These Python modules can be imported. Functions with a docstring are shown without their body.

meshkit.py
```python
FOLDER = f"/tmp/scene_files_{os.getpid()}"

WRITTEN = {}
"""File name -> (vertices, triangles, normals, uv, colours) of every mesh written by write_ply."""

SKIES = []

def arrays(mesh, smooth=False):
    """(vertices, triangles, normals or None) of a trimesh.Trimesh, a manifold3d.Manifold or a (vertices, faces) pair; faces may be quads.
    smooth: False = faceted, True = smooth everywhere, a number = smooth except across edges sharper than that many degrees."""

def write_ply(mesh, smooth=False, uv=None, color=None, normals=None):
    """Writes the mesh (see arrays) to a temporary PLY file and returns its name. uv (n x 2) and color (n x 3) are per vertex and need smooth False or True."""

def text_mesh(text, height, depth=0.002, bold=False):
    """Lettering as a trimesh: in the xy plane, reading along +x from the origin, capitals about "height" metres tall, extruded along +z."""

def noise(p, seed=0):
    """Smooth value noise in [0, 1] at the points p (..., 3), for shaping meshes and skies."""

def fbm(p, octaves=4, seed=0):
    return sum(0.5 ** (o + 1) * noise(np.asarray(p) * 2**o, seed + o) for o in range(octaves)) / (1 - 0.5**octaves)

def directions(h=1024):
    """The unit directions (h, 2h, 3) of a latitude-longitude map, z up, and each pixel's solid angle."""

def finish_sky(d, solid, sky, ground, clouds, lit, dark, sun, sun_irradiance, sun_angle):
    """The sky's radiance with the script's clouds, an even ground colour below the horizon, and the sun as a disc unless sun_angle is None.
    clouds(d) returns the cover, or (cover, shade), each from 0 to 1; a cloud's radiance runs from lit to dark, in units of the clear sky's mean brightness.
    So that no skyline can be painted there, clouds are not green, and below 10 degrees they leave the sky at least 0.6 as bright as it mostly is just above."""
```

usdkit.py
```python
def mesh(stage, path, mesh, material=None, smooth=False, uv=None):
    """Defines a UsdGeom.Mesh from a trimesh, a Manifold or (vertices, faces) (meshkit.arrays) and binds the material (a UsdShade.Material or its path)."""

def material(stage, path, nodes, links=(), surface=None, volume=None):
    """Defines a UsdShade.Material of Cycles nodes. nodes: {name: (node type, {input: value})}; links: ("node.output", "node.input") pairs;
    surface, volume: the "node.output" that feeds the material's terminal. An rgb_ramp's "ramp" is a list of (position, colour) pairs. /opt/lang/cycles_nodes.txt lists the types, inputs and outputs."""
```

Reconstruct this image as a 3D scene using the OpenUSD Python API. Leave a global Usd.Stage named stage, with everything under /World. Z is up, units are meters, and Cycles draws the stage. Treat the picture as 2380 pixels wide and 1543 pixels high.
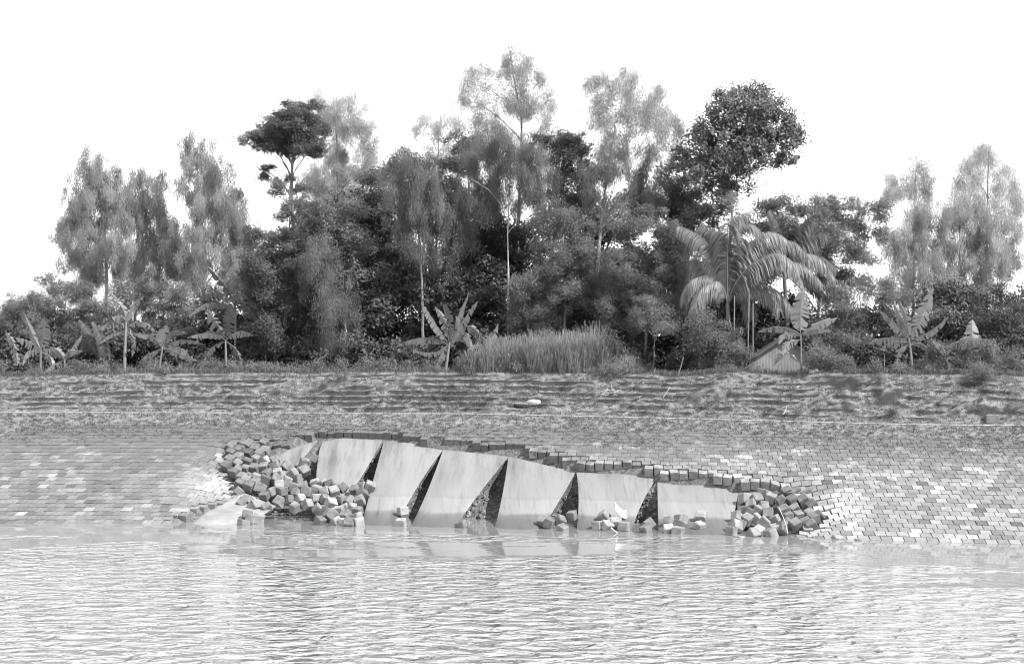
import math, numpy as np, trimesh, shapely, usdkit, meshkit
from pxr import Usd, UsdGeom, UsdLux, UsdShade, Sdf, Gf, Vt
from scipy.interpolate import PchipInterpolator

stage = Usd.Stage.CreateInMemory()
UsdGeom.SetStageUpAxis(stage, UsdGeom.Tokens.z)
UsdGeom.SetStageMetersPerUnit(stage, 1.0)
world = UsdGeom.Xform.Define(stage, '/World'); stage.SetDefaultPrim(world.GetPrim())
T = Sdf.ValueTypeNames
# ------------------------------------------------------------------ camera, sky, sun
EYE, F, CX, HY = 8.05, 4075.3, 1190.0, 830.0      # eye height; focal length, centre and horizon in units of a 2380-wide frame
cam = UsdGeom.Camera.Define(stage, '/World/camera')
cam.CreateHorizontalApertureAttr(36.0)
cam.CreateFocalLengthAttr(36.0 * F / 2380)
cam.CreateVerticalApertureOffsetAttr(58.5 / 2380 * 36.0)
cam.CreateClippingRangeAttr(Gf.Vec2f(0.5, 3000))
cam.AddTranslateOp().Set(Gf.Vec3d(0, 0, EYE)); cam.AddRotateXOp().Set(90.0)
EXPOSURE = 1.6
cam.CreateExposureAttr(EXPOSURE)

SUN = np.array([0.72, -0.42, 0.0]); SUN /= np.linalg.norm(SUN); ELEV = math.radians(47)
SUN = np.array([SUN[0] * math.cos(ELEV), SUN[1] * math.cos(ELEV), math.sin(ELEV)])
usdkit.material(stage, '/World/Looks/sky', {
    'sky': ('sky_texture', {'sky_type': 'single_scattering', 'sun_disc': False, 'sun_elevation': ELEV, 'sun_rotation': math.atan2(SUN[0], SUN[1]), 'aerosol_density': 2.5, 'air_density': 1.0}),
    'bw': ('rgb_to_bw', {}), 'tc': ('texture_coordinate', {}),
    'n': ('noise_texture', {'scale': 1.6, 'detail': 4.0, 'roughness': 0.5}),
    'r': ('map_range', {'from_min': 0.2, 'from_max': 0.7, 'to_min': 6.6, 'to_max': 8.2, 'clamp': True}),
    'm': ('mix_color', {'fac': 0.85}),
    'bg': ('background_shader', {'strength': 0.10})},
    [('sky.color', 'bw.color'), ('tc.generated', 'n.vector'), ('n.fac', 'r.value'), ('bw.val', 'm.a'), ('r.result', 'm.b'), ('m.result', 'bg.color')], surface='bg.background')
dome = UsdLux.DomeLight.Define(stage, '/World/sky')
UsdShade.MaterialBindingAPI.Apply(dome.GetPrim()).Bind(UsdShade.Material.Get(stage, '/World/Looks/sky'))
dome.GetPrim().SetCustomDataByKey('kind', 'structure')
sun = UsdLux.DistantLight.Define(stage, '/World/sun')
sun.CreateNormalizeAttr(True); sun.CreateIntensityAttr(1.1); sun.CreateAngleAttr(0.9); sun.CreateColorAttr(Gf.Vec3f(1, 1, 1))
zax = Gf.Vec3d(*map(float, SUN)); rot = Gf.Rotation(Gf.Vec3d(0, 0, 1), zax)
sun.AddOrientOp(UsdGeom.XformOp.PrecisionDouble).Set(Gf.Quatd(rot.GetQuat()))

# ------------------------------------------------------------------ helpers
rng = np.random.default_rng(7)
_names = {}
def numbered(parent, name):
    k = _names.get((parent, name), 0); _names[(parent, name)] = k + 1
    return f'{parent}/{name}' if k == 0 else f'{parent}/{name}_{k:03d}'
def tagp(p, label=None, cat=None, group=None, kind=None):
    for k, v in (('label', label), ('category', cat), ('group', group), ('kind', kind)):
        if v: p.SetCustomDataByKey(k, v)
    return p
def thing(name, label, cat, group=None, kind=None):
    x = UsdGeom.Xform.Define(stage, numbered('/World', name))
    return tagp(x.GetPrim(), label, cat, group, kind)
def obj(name, mesh, mat, parent=None, smooth=False, tone=None, **kw):
    pp = str(parent.GetPath()) if parent is not None else '/World'
    m = usdkit.mesh(stage, numbered(pp, name), mesh, MAT[mat], smooth=smooth)
    if tone is not None:
        pv = UsdGeom.PrimvarsAPI(m).CreatePrimvar('tone', T.FloatArray, 'vertex')
        n = len(m.GetPointsAttr().Get())
        a = np.full(n, tone, np.float32) if np.ndim(tone) == 0 else np.asarray(tone, np.float32)
        pv.Set(Vt.FloatArray.FromNumpy(a))
    return tagp(m.GetPrim(), **kw)
def cat_mesh(parts):
    vs, fs, n = [], [], 0
    for v, f in parts:
        vs.append(v); fs.append(np.asarray(f) + n); n += len(v)
    return np.vstack(vs), np.vstack(fs)
def at(px, py, Y):
    return np.array([(px - CX) / F * Y, Y, EYE - (py - HY) / F * Y])
def proj(P):
    P = np.asarray(P, float)
    return np.stack([CX + F * P[..., 0] / P[..., 1], HY + F * (EYE - P[..., 2]) / P[..., 1]], -1)
def sstep(a, b, x):
    t = np.clip((x - a) / (b - a), 0, 1); return t * t * (3 - 2 * t)
def fbm2(x, y, seed=0, octs=4):
    return meshkit.fbm(np.stack([x, y, np.zeros_like(x) + 0.37], -1), octs, seed)
def tube(P, R, sides=8):
    P = np.asarray(P, float); R = np.broadcast_to(np.asarray(R, float), (len(P),))
    t = np.gradient(P, axis=0); t /= np.linalg.norm(t, axis=1, keepdims=True) + 1e-12
    ref = np.where(np.abs(t[:, 2:3]) > 0.9, [[1.0, 0, 0]], [[0, 0, 1.0]])
    a = np.cross(t, ref); a /= np.linalg.norm(a, axis=1, keepdims=True); b = np.cross(t, a)
    an = np.arange(sides) / sides * 2 * np.pi
    v = (P[:, None] + R[:, None, None] * (np.cos(an)[None, :, None] * a[:, None] + np.sin(an)[None, :, None] * b[:, None])).reshape(-1, 3)
    f = []
    for i in range(len(P) - 1):
        for k in range(sides):
            q = [i * sides + k, i * sides + (k + 1) % sides, (i + 1) * sides + (k + 1) % sides, (i + 1) * sides + k]
            f += [[q[0], q[2], q[1]], [q[0], q[3], q[2]]]
    e = (len(P) - 1) * sides
    f += [[0, k, k + 1] for k in range(1, sides - 1)] + [[e, e + k + 1, e + k] for k in range(1, sides - 1)]
    return v, np.array(f)
def curve(pts, n):
    pts = np.asarray(pts, float)
    d = np.r_[0, np.cumsum(np.linalg.norm(np.diff(pts, axis=0), axis=1))]
    if len(pts) == 2: return pts[0] + (pts[1] - pts[0]) * np.linspace(0, 1, n)[:, None]
    return PchipInterpolator(d, pts)(np.linspace(0, d[-1], n))
def grid_faces(n, m):
    i = np.arange(n * m).reshape(n, m)
    a, b, c, d = i[:-1, :-1].ravel(), i[:-1, 1:].ravel(), i[1:, 1:].ravel(), i[1:, :-1].ravel()
    return np.vstack([np.c_[a, b, c], np.c_[a, c, d]])
def rotm(ax, ay, az):
    cx, sx, cy, sy, cz, sz = math.cos(ax), math.sin(ax), math.cos(ay), math.sin(ay), math.cos(az), math.sin(az)
    return np.array([[cz, -sz, 0], [sz, cz, 0], [0, 0, 1]]) @ np.array([[cy, 0, sy], [0, 1, 0], [-sy, 0, cy]]) @ np.array([[1, 0, 0], [0, cx, -sx], [0, sx, cx]])

# ------------------------------------------------------------------ materials (the photograph is black and white: everything is a grey)
MAT = {}
def g(v): return (v, v, v)
def mat_surface(name, lo, hi, scale=3.0, rough=0.9, bump=0.0, bscale=30.0, tone=False, detail=5.0, extra=None, bdist=0.02, spec=0.12, stretch=(1, 1, 1)):
    nodes = {'geo': ('geometry', {}), 'map': ('mapping', {'scale': stretch}), 'n': ('noise_texture', {'scale': scale, 'detail': detail, 'roughness': 0.6}),
             'r': ('rgb_ramp', {'ramp': [(0.3, g(lo)), (0.7, g(hi))]}),
             'p': ('principled_bsdf', {'roughness': rough, 'specular_ior_level': spec})}
    links = [('geo.position', 'map.vector'), ('map.vector', 'n.vector'), ('n.fac', 'r.fac')]
    col = 'r.color'
    if tone:
        nodes['at'] = ('attribute', {'attribute': 'tone'}); nodes['mt'] = ('mix_color', {'blend_type': 'multiply', 'fac': 1.0})
        links += [(col, 'mt.a'), ('at.color', 'mt.b')]; col = 'mt.result'
    if extra: col = extra(nodes, links, col)
    links.append((col, 'p.base_color'))
    if bump:
        nodes['bn'] = ('noise_texture', {'scale': bscale, 'detail': 5.0, 'roughness': 0.65}); nodes['b'] = ('bump', {'strength': bump, 'distance': bdist})
        links += [('map.vector', 'bn.vector'), ('bn.fac', 'b.height'), ('b.normal', 'p.normal')]
    MAT[name] = usdkit.material(stage, f'/World/Looks/{name}', nodes, links, surface='p.BSDF')
def mat_leaf(name, base, trans, rough=0.6, tone=True, spec=0.15, tfac=0.4):
    nodes = {'at': ('attribute', {'attribute': 'tone'}),
             'c': ('mix_color', {'blend_type': 'multiply', 'fac': 1.0, 'a': g(base)}), 'ct': ('mix_color', {'blend_type': 'multiply', 'fac': 1.0, 'a': g(trans)}),
             'p': ('principled_bsdf', {'roughness': rough, 'specular_ior_level': spec}), 't': ('translucent_bsdf', {}), 'm': ('mix_closure', {'fac': tfac})}
    links = [('at.color', 'c.b'), ('at.color', 'ct.b'), ('c.result', 'p.base_color'), ('ct.result', 't.color'), ('p.BSDF', 'm.closure1'), ('t.BSDF', 'm.closure2')]
    MAT[name] = usdkit.material(stage, f'/World/Looks/{name}', nodes, links, surface='m.closure')

def moss(nodes, links, col):       # dirt and moss in patches, more of it up the bank
    nodes.update({'mn': ('noise_texture', {'scale': 0.9, 'detail': 6.0, 'roughness': 0.7}), 'sx': ('separate_xyz', {}), 'mh': ('map_range', {'from_min': 1.0, 'from_max': 4.2, 'to_min': -0.14, 'to_max': 0.2, 'clamp': True}),
                  'ma': ('math', {'math_type': 'add'}), 'mr': ('map_range', {'from_min': 0.46, 'from_max': 0.62, 'to_min': 0.0, 'to_max': 0.85, 'clamp': True}), 'mm': ('mix_color', {'b': g(0.07)})})
    links += [('geo.position', 'mn.vector'), ('geo.position', 'sx.vector'), ('sx.z', 'mh.value'), ('mn.fac', 'ma.value1'), ('mh.result', 'ma.value2'), ('ma.value', 'mr.value'), ('mr.result', 'mm.fac'), (col, 'mm.a')]
    return 'mm.result'
mat_surface('concrete_block', 0.105, 0.155, scale=6.0, bump=0.35, bscale=40, tone=True, extra=moss)
mat_surface('loose_concrete', 0.085, 0.19, scale=2.6, bump=0.35, bscale=35, tone=True)
mat_surface('kerb_concrete', 0.10, 0.22, scale=2.0, bump=0.2)
mat_surface('dark_soil', 0.04, 0.14, scale=5.0, bump=1.0, bscale=9.0, bdist=0.12)
mat_surface('bark_pale', 0.2, 0.36, scale=3.0, bump=0.3, bscale=25, stretch=(1, 1, 0.3))
mat_surface('bark_grey', 0.08, 0.17, scale=4.0, bump=0.5, bscale=25, stretch=(1, 1, 0.3))
mat_surface('banana_stem', 0.09, 0.15, scale=4.0, bump=0.2, stretch=(1, 1, 0.3))
mat_surface('bark_dark', 0.06, 0.12, scale=4.0, bump=0.5, bscale=25)
mat_surface('tin', 0.12, 0.17, scale=1.5, rough=0.5, bump=0.05)
mat_surface('tin_dark', 0.05, 0.08, scale=1.5, rough=0.6)
mat_surface('sunlit_fabric', 0.12, 0.19, scale=1.5, rough=0.6, bump=0.3, bscale=4.0)  # same sheet fabric in a lighter colour, with the sun on it painted in
mat_surface('white_wall', 0.7, 0.8, scale=1.5)
mat_surface('bamboo', 0.2, 0.3, scale=2.0, tone=True)
mat_surface('sackcloth', 0.15, 0.26, scale=4.0, bump=0.3, bscale=20)
mat_surface('straw', 0.28, 0.42, scale=4.0)
mat_leaf('leaf_pale', 0.2, 0.28)
mat_leaf('leaf_faint', 0.24, 0.32)  # paler leaf colour paints the haze over the farther trees
mat_leaf('leaf_mid', 0.118, 0.14)
mat_leaf('leaf_deep', 0.10, 0.08, tfac=0.3, rough=0.35, spec=0.5)
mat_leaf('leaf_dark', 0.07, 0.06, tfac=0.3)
mat_leaf('leaf_banana', 0.135, 0.15, rough=0.5, spec=0.3)
mat_leaf('leaf_palm', 0.13, 0.12, rough=0.45, spec=0.3)
mat_leaf('reed', 0.2, 0.2)
mat_leaf('grass_blade', 0.125, 0.09, rough=0.6)
def steep(nodes, links, col):      # bare earth on steep ground, darkened further to paint the shade under ledges
    nodes.update({'sn': ('separate_xyz', {}), 'sr': ('map_range', {'from_min': 0.66, 'from_max': 0.86, 'to_min': 1.0, 'to_max': 0.0, 'clamp': True}), 'sm': ('mix_color', {'b': g(0.028)}),
                  'pn': ('noise_texture', {'scale': 0.35, 'detail': 5.0, 'roughness': 0.65}), 'pr': ('map_range', {'from_min': 0.58, 'from_max': 0.7, 'to_min': 0.0, 'to_max': 0.7, 'clamp': True}), 'pm': ('mix_color', {'b': g(0.15)})})
    links += [('geo.true_normal', 'sn.vector'), ('sn.z', 'sr.value'), ('sr.result', 'sm.fac'), ('geo.position', 'pn.vector'), ('pn.fac', 'pr.value'), ('pr.result', 'pm.fac'), (col, 'pm.a'), ('pm.result', 'sm.a')]
    return 'sm.result'
mat_surface('turf', 0.075, 0.155, scale=2.5, bump=0.8, bscale=14.0, bdist=0.08, extra=steep, detail=8.0)
# woven sheet: streaks run down the slope, tide lines and a wet band run level
MAT['geotextile'] = usdkit.material(stage, '/World/Looks/geotextile', {
    'geo': ('geometry', {}), 'map': ('mapping', {'scale': (1.7, 0.2, 0.2), 'rotation': (0, 0, 0.42)}), 'n': ('noise_texture', {'scale': 1.6, 'detail': 6.0, 'roughness': 0.62}),
    'r': ('rgb_ramp', {'ramp': [(0.28, g(0.095)), (0.42, g(0.135)), (0.72, g(0.15))]}),
    'sx': ('separate_xyz', {}), 'wn': ('noise_texture', {'scale': 0.5, 'detail': 3.0}), 'wa': ('math', {'math_type': 'multiply_add', 'value2': 0.3}),
    'wr': ('rgb_ramp', {'ramp': [(0.0, g(0.40)), (0.14, g(0.5)), (0.2, g(0.62)), (0.235, g(0.99)), (0.4, g(1.0)), (0.41, g(0.88)), (0.46, g(0.94)), (1.0, g(1.0))]}),
    'dr': ('map_range', {'from_min': 0.0, 'from_max': 3.0, 'clamp': True}),
    'sn': ('noise_texture', {'scale': 0.8, 'detail': 6.0, 'roughness': 0.7}), 'srr': ('map_range', {'from_min': 0.44, 'from_max': 0.66, 'to_min': 0.0, 'to_max': 0.85, 'clamp': True}), 'topz': ('map_range', {'from_min': 1.1, 'from_max': 2.5, 'clamp': True}),
    'tm': ('math', {'math_type': 'multiply'}), 'lm': ('mapping', {'scale': (5.0, 0.22, 0.22), 'rotation': (0, 0, 0.42)}), 'ln': ('noise_texture', {'scale': 1.3, 'detail': 3.0, 'roughness': 0.6}), 'lr': ('map_range', {'from_min': 0.56, 'from_max': 0.7, 'to_min': 0.0, 'to_max': 0.42, 'clamp': True}), 'lx': ('mix_color', {'b': g(0.07)}), 'mud': ('mix_color', {'b': g(0.055)}),
    'm': ('mix_color', {'blend_type': 'multiply', 'fac': 1.0}), 'p': ('principled_bsdf', {'roughness': 0.6, 'specular_ior_level': 0.1}),
    'bn': ('noise_texture', {'scale': 2.0, 'detail': 4.0}), 'b': ('bump', {'strength': 0.35, 'distance': 0.05})},
    [('geo.position', 'map.vector'), ('map.vector', 'n.vector'), ('n.fac', 'r.fac'), ('geo.position', 'sx.vector'), ('geo.position', 'wn.vector'), ('wn.fac', 'wa.value1'), ('sx.z', 'wa.value3'),
     ('wa.value', 'dr.value'), ('dr.result', 'wr.fac'), ('r.color', 'm.a'), ('wr.color', 'm.b'), ('map.vector', 'sn.vector'), ('sn.fac', 'srr.value'), ('sx.z', 'topz.value'), ('srr.result', 'tm.value1'), ('topz.result', 'tm.value2'),
     ('tm.value', 'mud.fac'), ('m.result', 'mud.a'), ('mud.result', 'lx.a'), ('geo.position', 'lm.vector'), ('lm.vector', 'ln.vector'), ('ln.fac', 'lr.value'), ('lr.result', 'lx.fac'), ('lx.result', 'p.base_color'), ('map.vector', 'bn.vector'), ('bn.fac', 'b.height'), ('b.normal', 'p.normal')], surface='p.BSDF')

# ------------------------------------------------------------------ the bank as a function
_wl = np.array([(0, 1216), (62, 1217), (400, 1217), (600, 1220), (950, 1226), (1150, 1230), (1350, 1234), (1550, 1241), (1830, 1249), (2000, 1255), (2200, 1261), (2380, 1265)], float)
_wy = EYE * F / (_wl[:, 1] - HY); _wx = (_wl[:, 0] - CX) / F * _wy
_wc = np.polyfit(_wx, _wy, 3)
def Yw(X):
    Xc = np.clip(X, -27, 27); return np.polyval(_wc, Xc) + (X - Xc) * np.where(X > 0, -0.12, -0.02)
_sl = np.array([-60, -20, -2, 8, 20, 60.0])
def s_berm(X): return np.interp(X, _sl, [13.5, 13.5, 13.5, 13.2, 12.7, 12.7])
SLOPE = 0.36
_crx = (np.array([0, 62, 330, 600, 900, 1200, 1450, 1560, 1620, 1700, 1900, 2100, 2323, 2380]) - CX) / F * 102
_crp = np.array([874, 874, 869, 866, 865, 866, 869, 873, 871, 867, 869, 870, 873, 873], float)
def z_crest(X):
    return EYE - (np.interp(X, _crx, _crp) - HY) / F * (Yw(X) + 20.3) + 0.28 * (fbm2(X * 0.4, 0 * X, 41, 3) - 0.5)
def z_bank(X, Y):
    s = Y - Yw(X); sb = s_berm(X); zb = SLOPE * sb; zc = z_crest(X)
    z = np.where(s < sb, SLOPE * s, zb)
    s1 = sb + 1.3; s2 = 20.3 + 0 * X
    q = np.clip((s - s1) / (s2 - s1), 0, 1)
    N = 7.5
    win = sstep(0.0, 0.22, q) * (1 - sstep(0.8, 1.0, q))
    tau = q * N + win * (6.0 * (fbm2(X * 0.11, Y * 0.2, 3, 3) - 0.5) + 3.6 * (fbm2(X * 0.45, Y * 0.7, 5, 3) - 0.5) + 2.4 * (fbm2(X * 1.5, Y * 1.3, 6, 2) - 0.5))
    fl = np.floor(tau); fr = tau - fl
    st = fl + 0.15 * fr / 0.8 * (fr < 0.8) + (fr >= 0.8) * (0.15 + 0.85 * sstep(0.8, 1.0, fr))
    amt = np.interp(X, [-60, 2, 12, 20, 60], [1.15, 1.1, 0.7, 0.4, 0.3]) * np.clip(4.6 * (fbm2(X * 0.8, Y * 1.7, 11, 2) - 0.38), 0.0, 1.2)
    amt = np.clip(amt, 0, 1) * win
    qq = (st * amt + tau * (1 - amt)) / N
    z = np.where(s > s1, zb + (zc - zb) * qq, z)
    z = z + np.where(s > 13.0, 0.10 * (fbm2(X * 0.5, Y * 0.5, 21, 3) - 0.5) * sstep(13.0, 15.0, s), 0)
    z = z - 0.9 * sstep(20.6, 24.5, s)
    return z
def z_fabric(X, Y):
    s = Y - Yw(X)
    return SLOPE * s - (0.15 + 0.32 * np.clip(s / 3, 0, 1) + 0.14 * np.sin(np.pi * np.clip(s / 9, 0, 1)))
def z_plane(X, Y): return SLOPE * (Y - Yw(X))
def cast(px, py, zf, y0=74.0, y1=112.0, off=0.0):
    Y = np.linspace(y0, y1, 1500); X = (px - CX) / F * Y
    dz = (EYE - (py - HY) / F * Y) - (zf(X, Y) + off)
    k = np.argmax(dz <= 0) if (dz <= 0).any() else len(Y) - 1
    if k > 0:
        t = dz[k - 1] / (dz[k - 1] - dz[k]); y = Y[k - 1] + t * (Y[k] - Y[k - 1])
    else: y = Y[0]
    return at(px, py, y)
HOLE = [(372, 1228), (395, 1208), (430, 1195), (470, 1172), (520, 1150), (545, 1138), (556, 1124), (546, 1104), (532, 1086), (536, 1064), (556, 1046), (585, 1034), (622, 1022), (642, 1030), (690, 1020), (715, 1010),
        (735, 1004), (920, 1004), (940, 1013), (1010, 1022), (1090, 1027), (1150, 1032), (1205, 1035), (1240, 1046), (1300, 1057), (1315, 1070), (1520, 1085), (1528, 1093), (1600, 1098), (1690, 1106), (1698, 1113), (1765, 1116),
        (1775, 1120), (1812, 1122), (1822, 1134), (1868, 1140), (1880, 1156), (1900, 1168), (1912, 1186), (1902, 1204), (1880, 1212), (1840, 1235), (1828, 1250)]
hole_xy = [cast(x, y, z_plane)[:2] for x, y in HOLE]
hole_xy = [hole_xy[0] + [0, -6]] + hole_xy + [hole_xy[-1] + [0, -6]]
hole = shapely.Polygon(hole_xy).buffer(0); shapely.prepare(hole)
def hole_dist(X, Y):               # > 0 inside the hole
    p = shapely.points(np.ravel(X), np.ravel(Y))
    d = shapely.distance(hole.exterior, p); d = np.where(shapely.contains(hole, p), d, -d)
    return d.reshape(np.shape(X))
xl0 = (640 - CX) / F * 90; xr0 = (1800 - CX) / F * 84
def sag(X, Y, d=None):             # the paving has slumped along the sides of the hole
    d = hole_dist(X, Y) if d is None else d
    e = np.clip(-d, 0, 9)
    left = (1 - sstep(xl0 - 0.6, xl0 + 0.6, X)) * sstep(1.5, 4.5, Y - Yw(X)) * (1 - sstep(8.8, 10.6, Y - Yw(X))) * np.exp(-(e / 1.2) ** 2) * 0.55
    right = sstep(xr0 - 0.5, xr0 + 0.8, X) * np.exp(-(e / 0.9) ** 2) * 0.32
    return left + right
# ------------------------------------------------------------------ ground: river bank with its grass terraces
xs = np.arange(-36, 36.01, 0.13); sg = np.r_[np.arange(-6, 0, 0.3), np.arange(0, 12.6, 0.15), np.arange(12.6, 21, 0.085), np.arange(21, 26, 0.4), [27, 30, 35, 45]]
GX, GS = np.meshgrid(xs, sg); GY = Yw(GX) + GS
GZ = z_bank(GX, GY); D = hole_dist(GX, GY); SG = sag(GX, GY, D)
zf = z_fabric(GX, GY)
rough = 0.35 * (fbm2(GX * 1.3, GY * 1.3, 31, 4) - 0.5)
soil = zf - 0.06 - 0.95 * sstep(1.2, 4.5, GS) * sstep(0.5, 1.6, D) + rough * sstep(0.1, 0.6, D) - 0.24 * sstep(0.0, 0.4, D)
under = GZ - 0.10 - SG
k = sstep(-0.42, 0.12, D)
slope_part = GS < s_berm(GX) - 1.6
GZ2 = np.where(slope_part | (D > -0.4), under * (1 - k) + np.minimum(soil, under) * k, GZ)
ease = sstep(-3.2, -0.6, GS - s_berm(GX))      # turf rises over the paving's upper rows
GZ2 = np.where(D < -0.35, GZ - 0.10 * (1 - ease) + 0.03 * ease - SG, GZ2)
grass_rows = GS > 12.0
v = np.stack([GX, GY, GZ2], -1).reshape(-1, 3); f = grid_faces(*GX.shape)
fs = GS.reshape(-1)[f].mean(1); fd = D.reshape(-1)[f].mean(1)
bare = fd > -0.5
tf = f[~bare]; sf = f[bare]
def compact(v, f):
    u, inv = np.unique(f, return_inverse=True); return v[u], inv.reshape(f.shape)
obj('river_bank', compact(v, tf), 'turf', smooth=True, label='grassy river bank with worn turf terraces up to its flat crest', cat='bank', kind='structure')
obj('eroded_soil', compact(v, sf), 'dark_soil', smooth=True, label='dark eroded earth exposed in the collapsed part of the bank', cat='earth', kind='structure')
# land behind and beside
def skirt(x0, x1, y0, y1, z, n=2):
    X, Y = np.meshgrid(np.linspace(x0, x1, n), np.linspace(y0, y1, n)); return np.stack([X, Y, np.full_like(X, z)], -1).reshape(-1, 3), grid_faces(n, n)
XS = np.r_[-400, np.linspace(-36, 36, 40), 400]
b0 = np.stack([XS, Yw(XS) + 44.5, z_bank(XS, Yw(XS) + 44.5) - 0.05], -1); b1 = np.stack([XS * 1.5, np.full_like(XS, 600), np.full_like(XS, 5.9)], -1)
back = (np.vstack([b0, b1]), grid_faces(2, len(XS)))
sides = []
for sx in (-1, 1):
    xx = sx * np.array([35.9, 60, 120, 250]); ss = np.array([-6, 0, 6, 13.4, 14.7, 20.3, 24.5, 45]); X, S = np.meshgrid(xx, ss); Y = Yw(X) + S
    z = np.interp(S, ss, [-2.2, -0.05, 2.1, 4.75, 4.75, 6.95, 6.1, 6.05])
    fq = grid_faces(*X.shape); sides.append((np.stack([X, Y, z], -1).reshape(-1, 3), fq if sx > 0 else fq[:, ::-1]))
obj('ground', cat_mesh([back] + sides), 'turf', label='flat land behind and beside the river bank', cat='ground', kind='structure')

# ------------------------------------------------------------------ water
wy = np.r_[-60, -20, 0, 15, 30, np.arange(40, 92, 1.5)]; wx = np.r_[-400, -150, -80, np.arange(-40, 41, 2.0), 80, 150, 400]
WX, WY = np.meshgrid(wx, wy)
calm = np.clip((Yw(WX) - WY), -2, 40)
MAT['water'] = usdkit.material(stage, '/World/Looks/water', {
    'geo': ('geometry', {}), 'at': ('attribute', {'attribute': 'tone'}),
    'm1': ('mapping', {'scale': (0.7, 0.9, 1)}), 'n1': ('noise_texture', {'scale': 1.6, 'detail': 2.5, 'roughness': 0.45, 'distortion': 0.6}),
    'm2': ('mapping', {'scale': (0.07, 0.2, 1)}), 'n2': ('noise_texture', {'scale': 1.0, 'detail': 3.0, 'roughness': 0.5}),
    'mr': ('map_range', {'from_min': 0.36, 'from_max': 0.64, 'to_min': -8.0, 'to_max': 10.0}), 'ad': ('math', {'math_type': 'add'}),
    'st': ('map_range', {'range_type': 'smoothstep', 'from_min': 7.0, 'from_max': 15.0, 'to_min': 0.01, 'to_max': 1.0, 'clamp': True}),
    'b': ('bump', {'distance': 1.0}), 'p': ('principled_bsdf', {'base_color': g(0.11), 'roughness': 0.03, 'ior': 2.3, 'specular_ior_level': 1.0})},
    [('geo.position', 'm1.vector'), ('m1.vector', 'n1.vector'), ('geo.position', 'm2.vector'), ('m2.vector', 'n2.vector'), ('n2.fac', 'mr.value'), ('at.fac', 'ad.value1'), ('mr.result', 'ad.value2'), ('ad.value', 'st.value'),
     ('st.result', 'b.strength'), ('n1.fac', 'b.height'), ('b.normal', 'p.normal')], surface='p.BSDF')
obj('water', (np.stack([WX, WY, 0 * WX], -1).reshape(-1, 3), grid_faces(*WX.shape)), 'water', tone=calm.ravel(), label='wide muddy river with glittering ripples and a calm band at the bank', cat='river', kind='structure')

# ------------------------------------------------------------------ concrete kerb along the berm
kx = np.arange(-34, 34.1, 1.0); kseg = thing('kerb', 'thin pale concrete kerb running level between paving and terraces', 'kerb', kind='structure')
for i in range(0, len(kx) - 4, 4):
    x = np.linspace(kx[i], kx[i + 4] - 0.03, 9); y = Yw(x) + s_berm(x) + 0.15; z = SLOPE * s_berm(x) + 0.0 * x
    dz = rng.uniform(0.005, 0.025)
    prof = [(0, -0.2), (0, 0.05), (0.02, 0.065), (0.5, 0.08), (0.5, -0.2)]
    vv = np.stack([np.stack([x, y + a, z + b + dz], -1) for a, b in prof], 1); n = len(prof)
    ff = grid_faces(len(x), n)
    obj('kerb_segment', (vv.reshape(-1, 3), ff[:, ::-1]), 'kerb_concrete', kseg)

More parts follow.
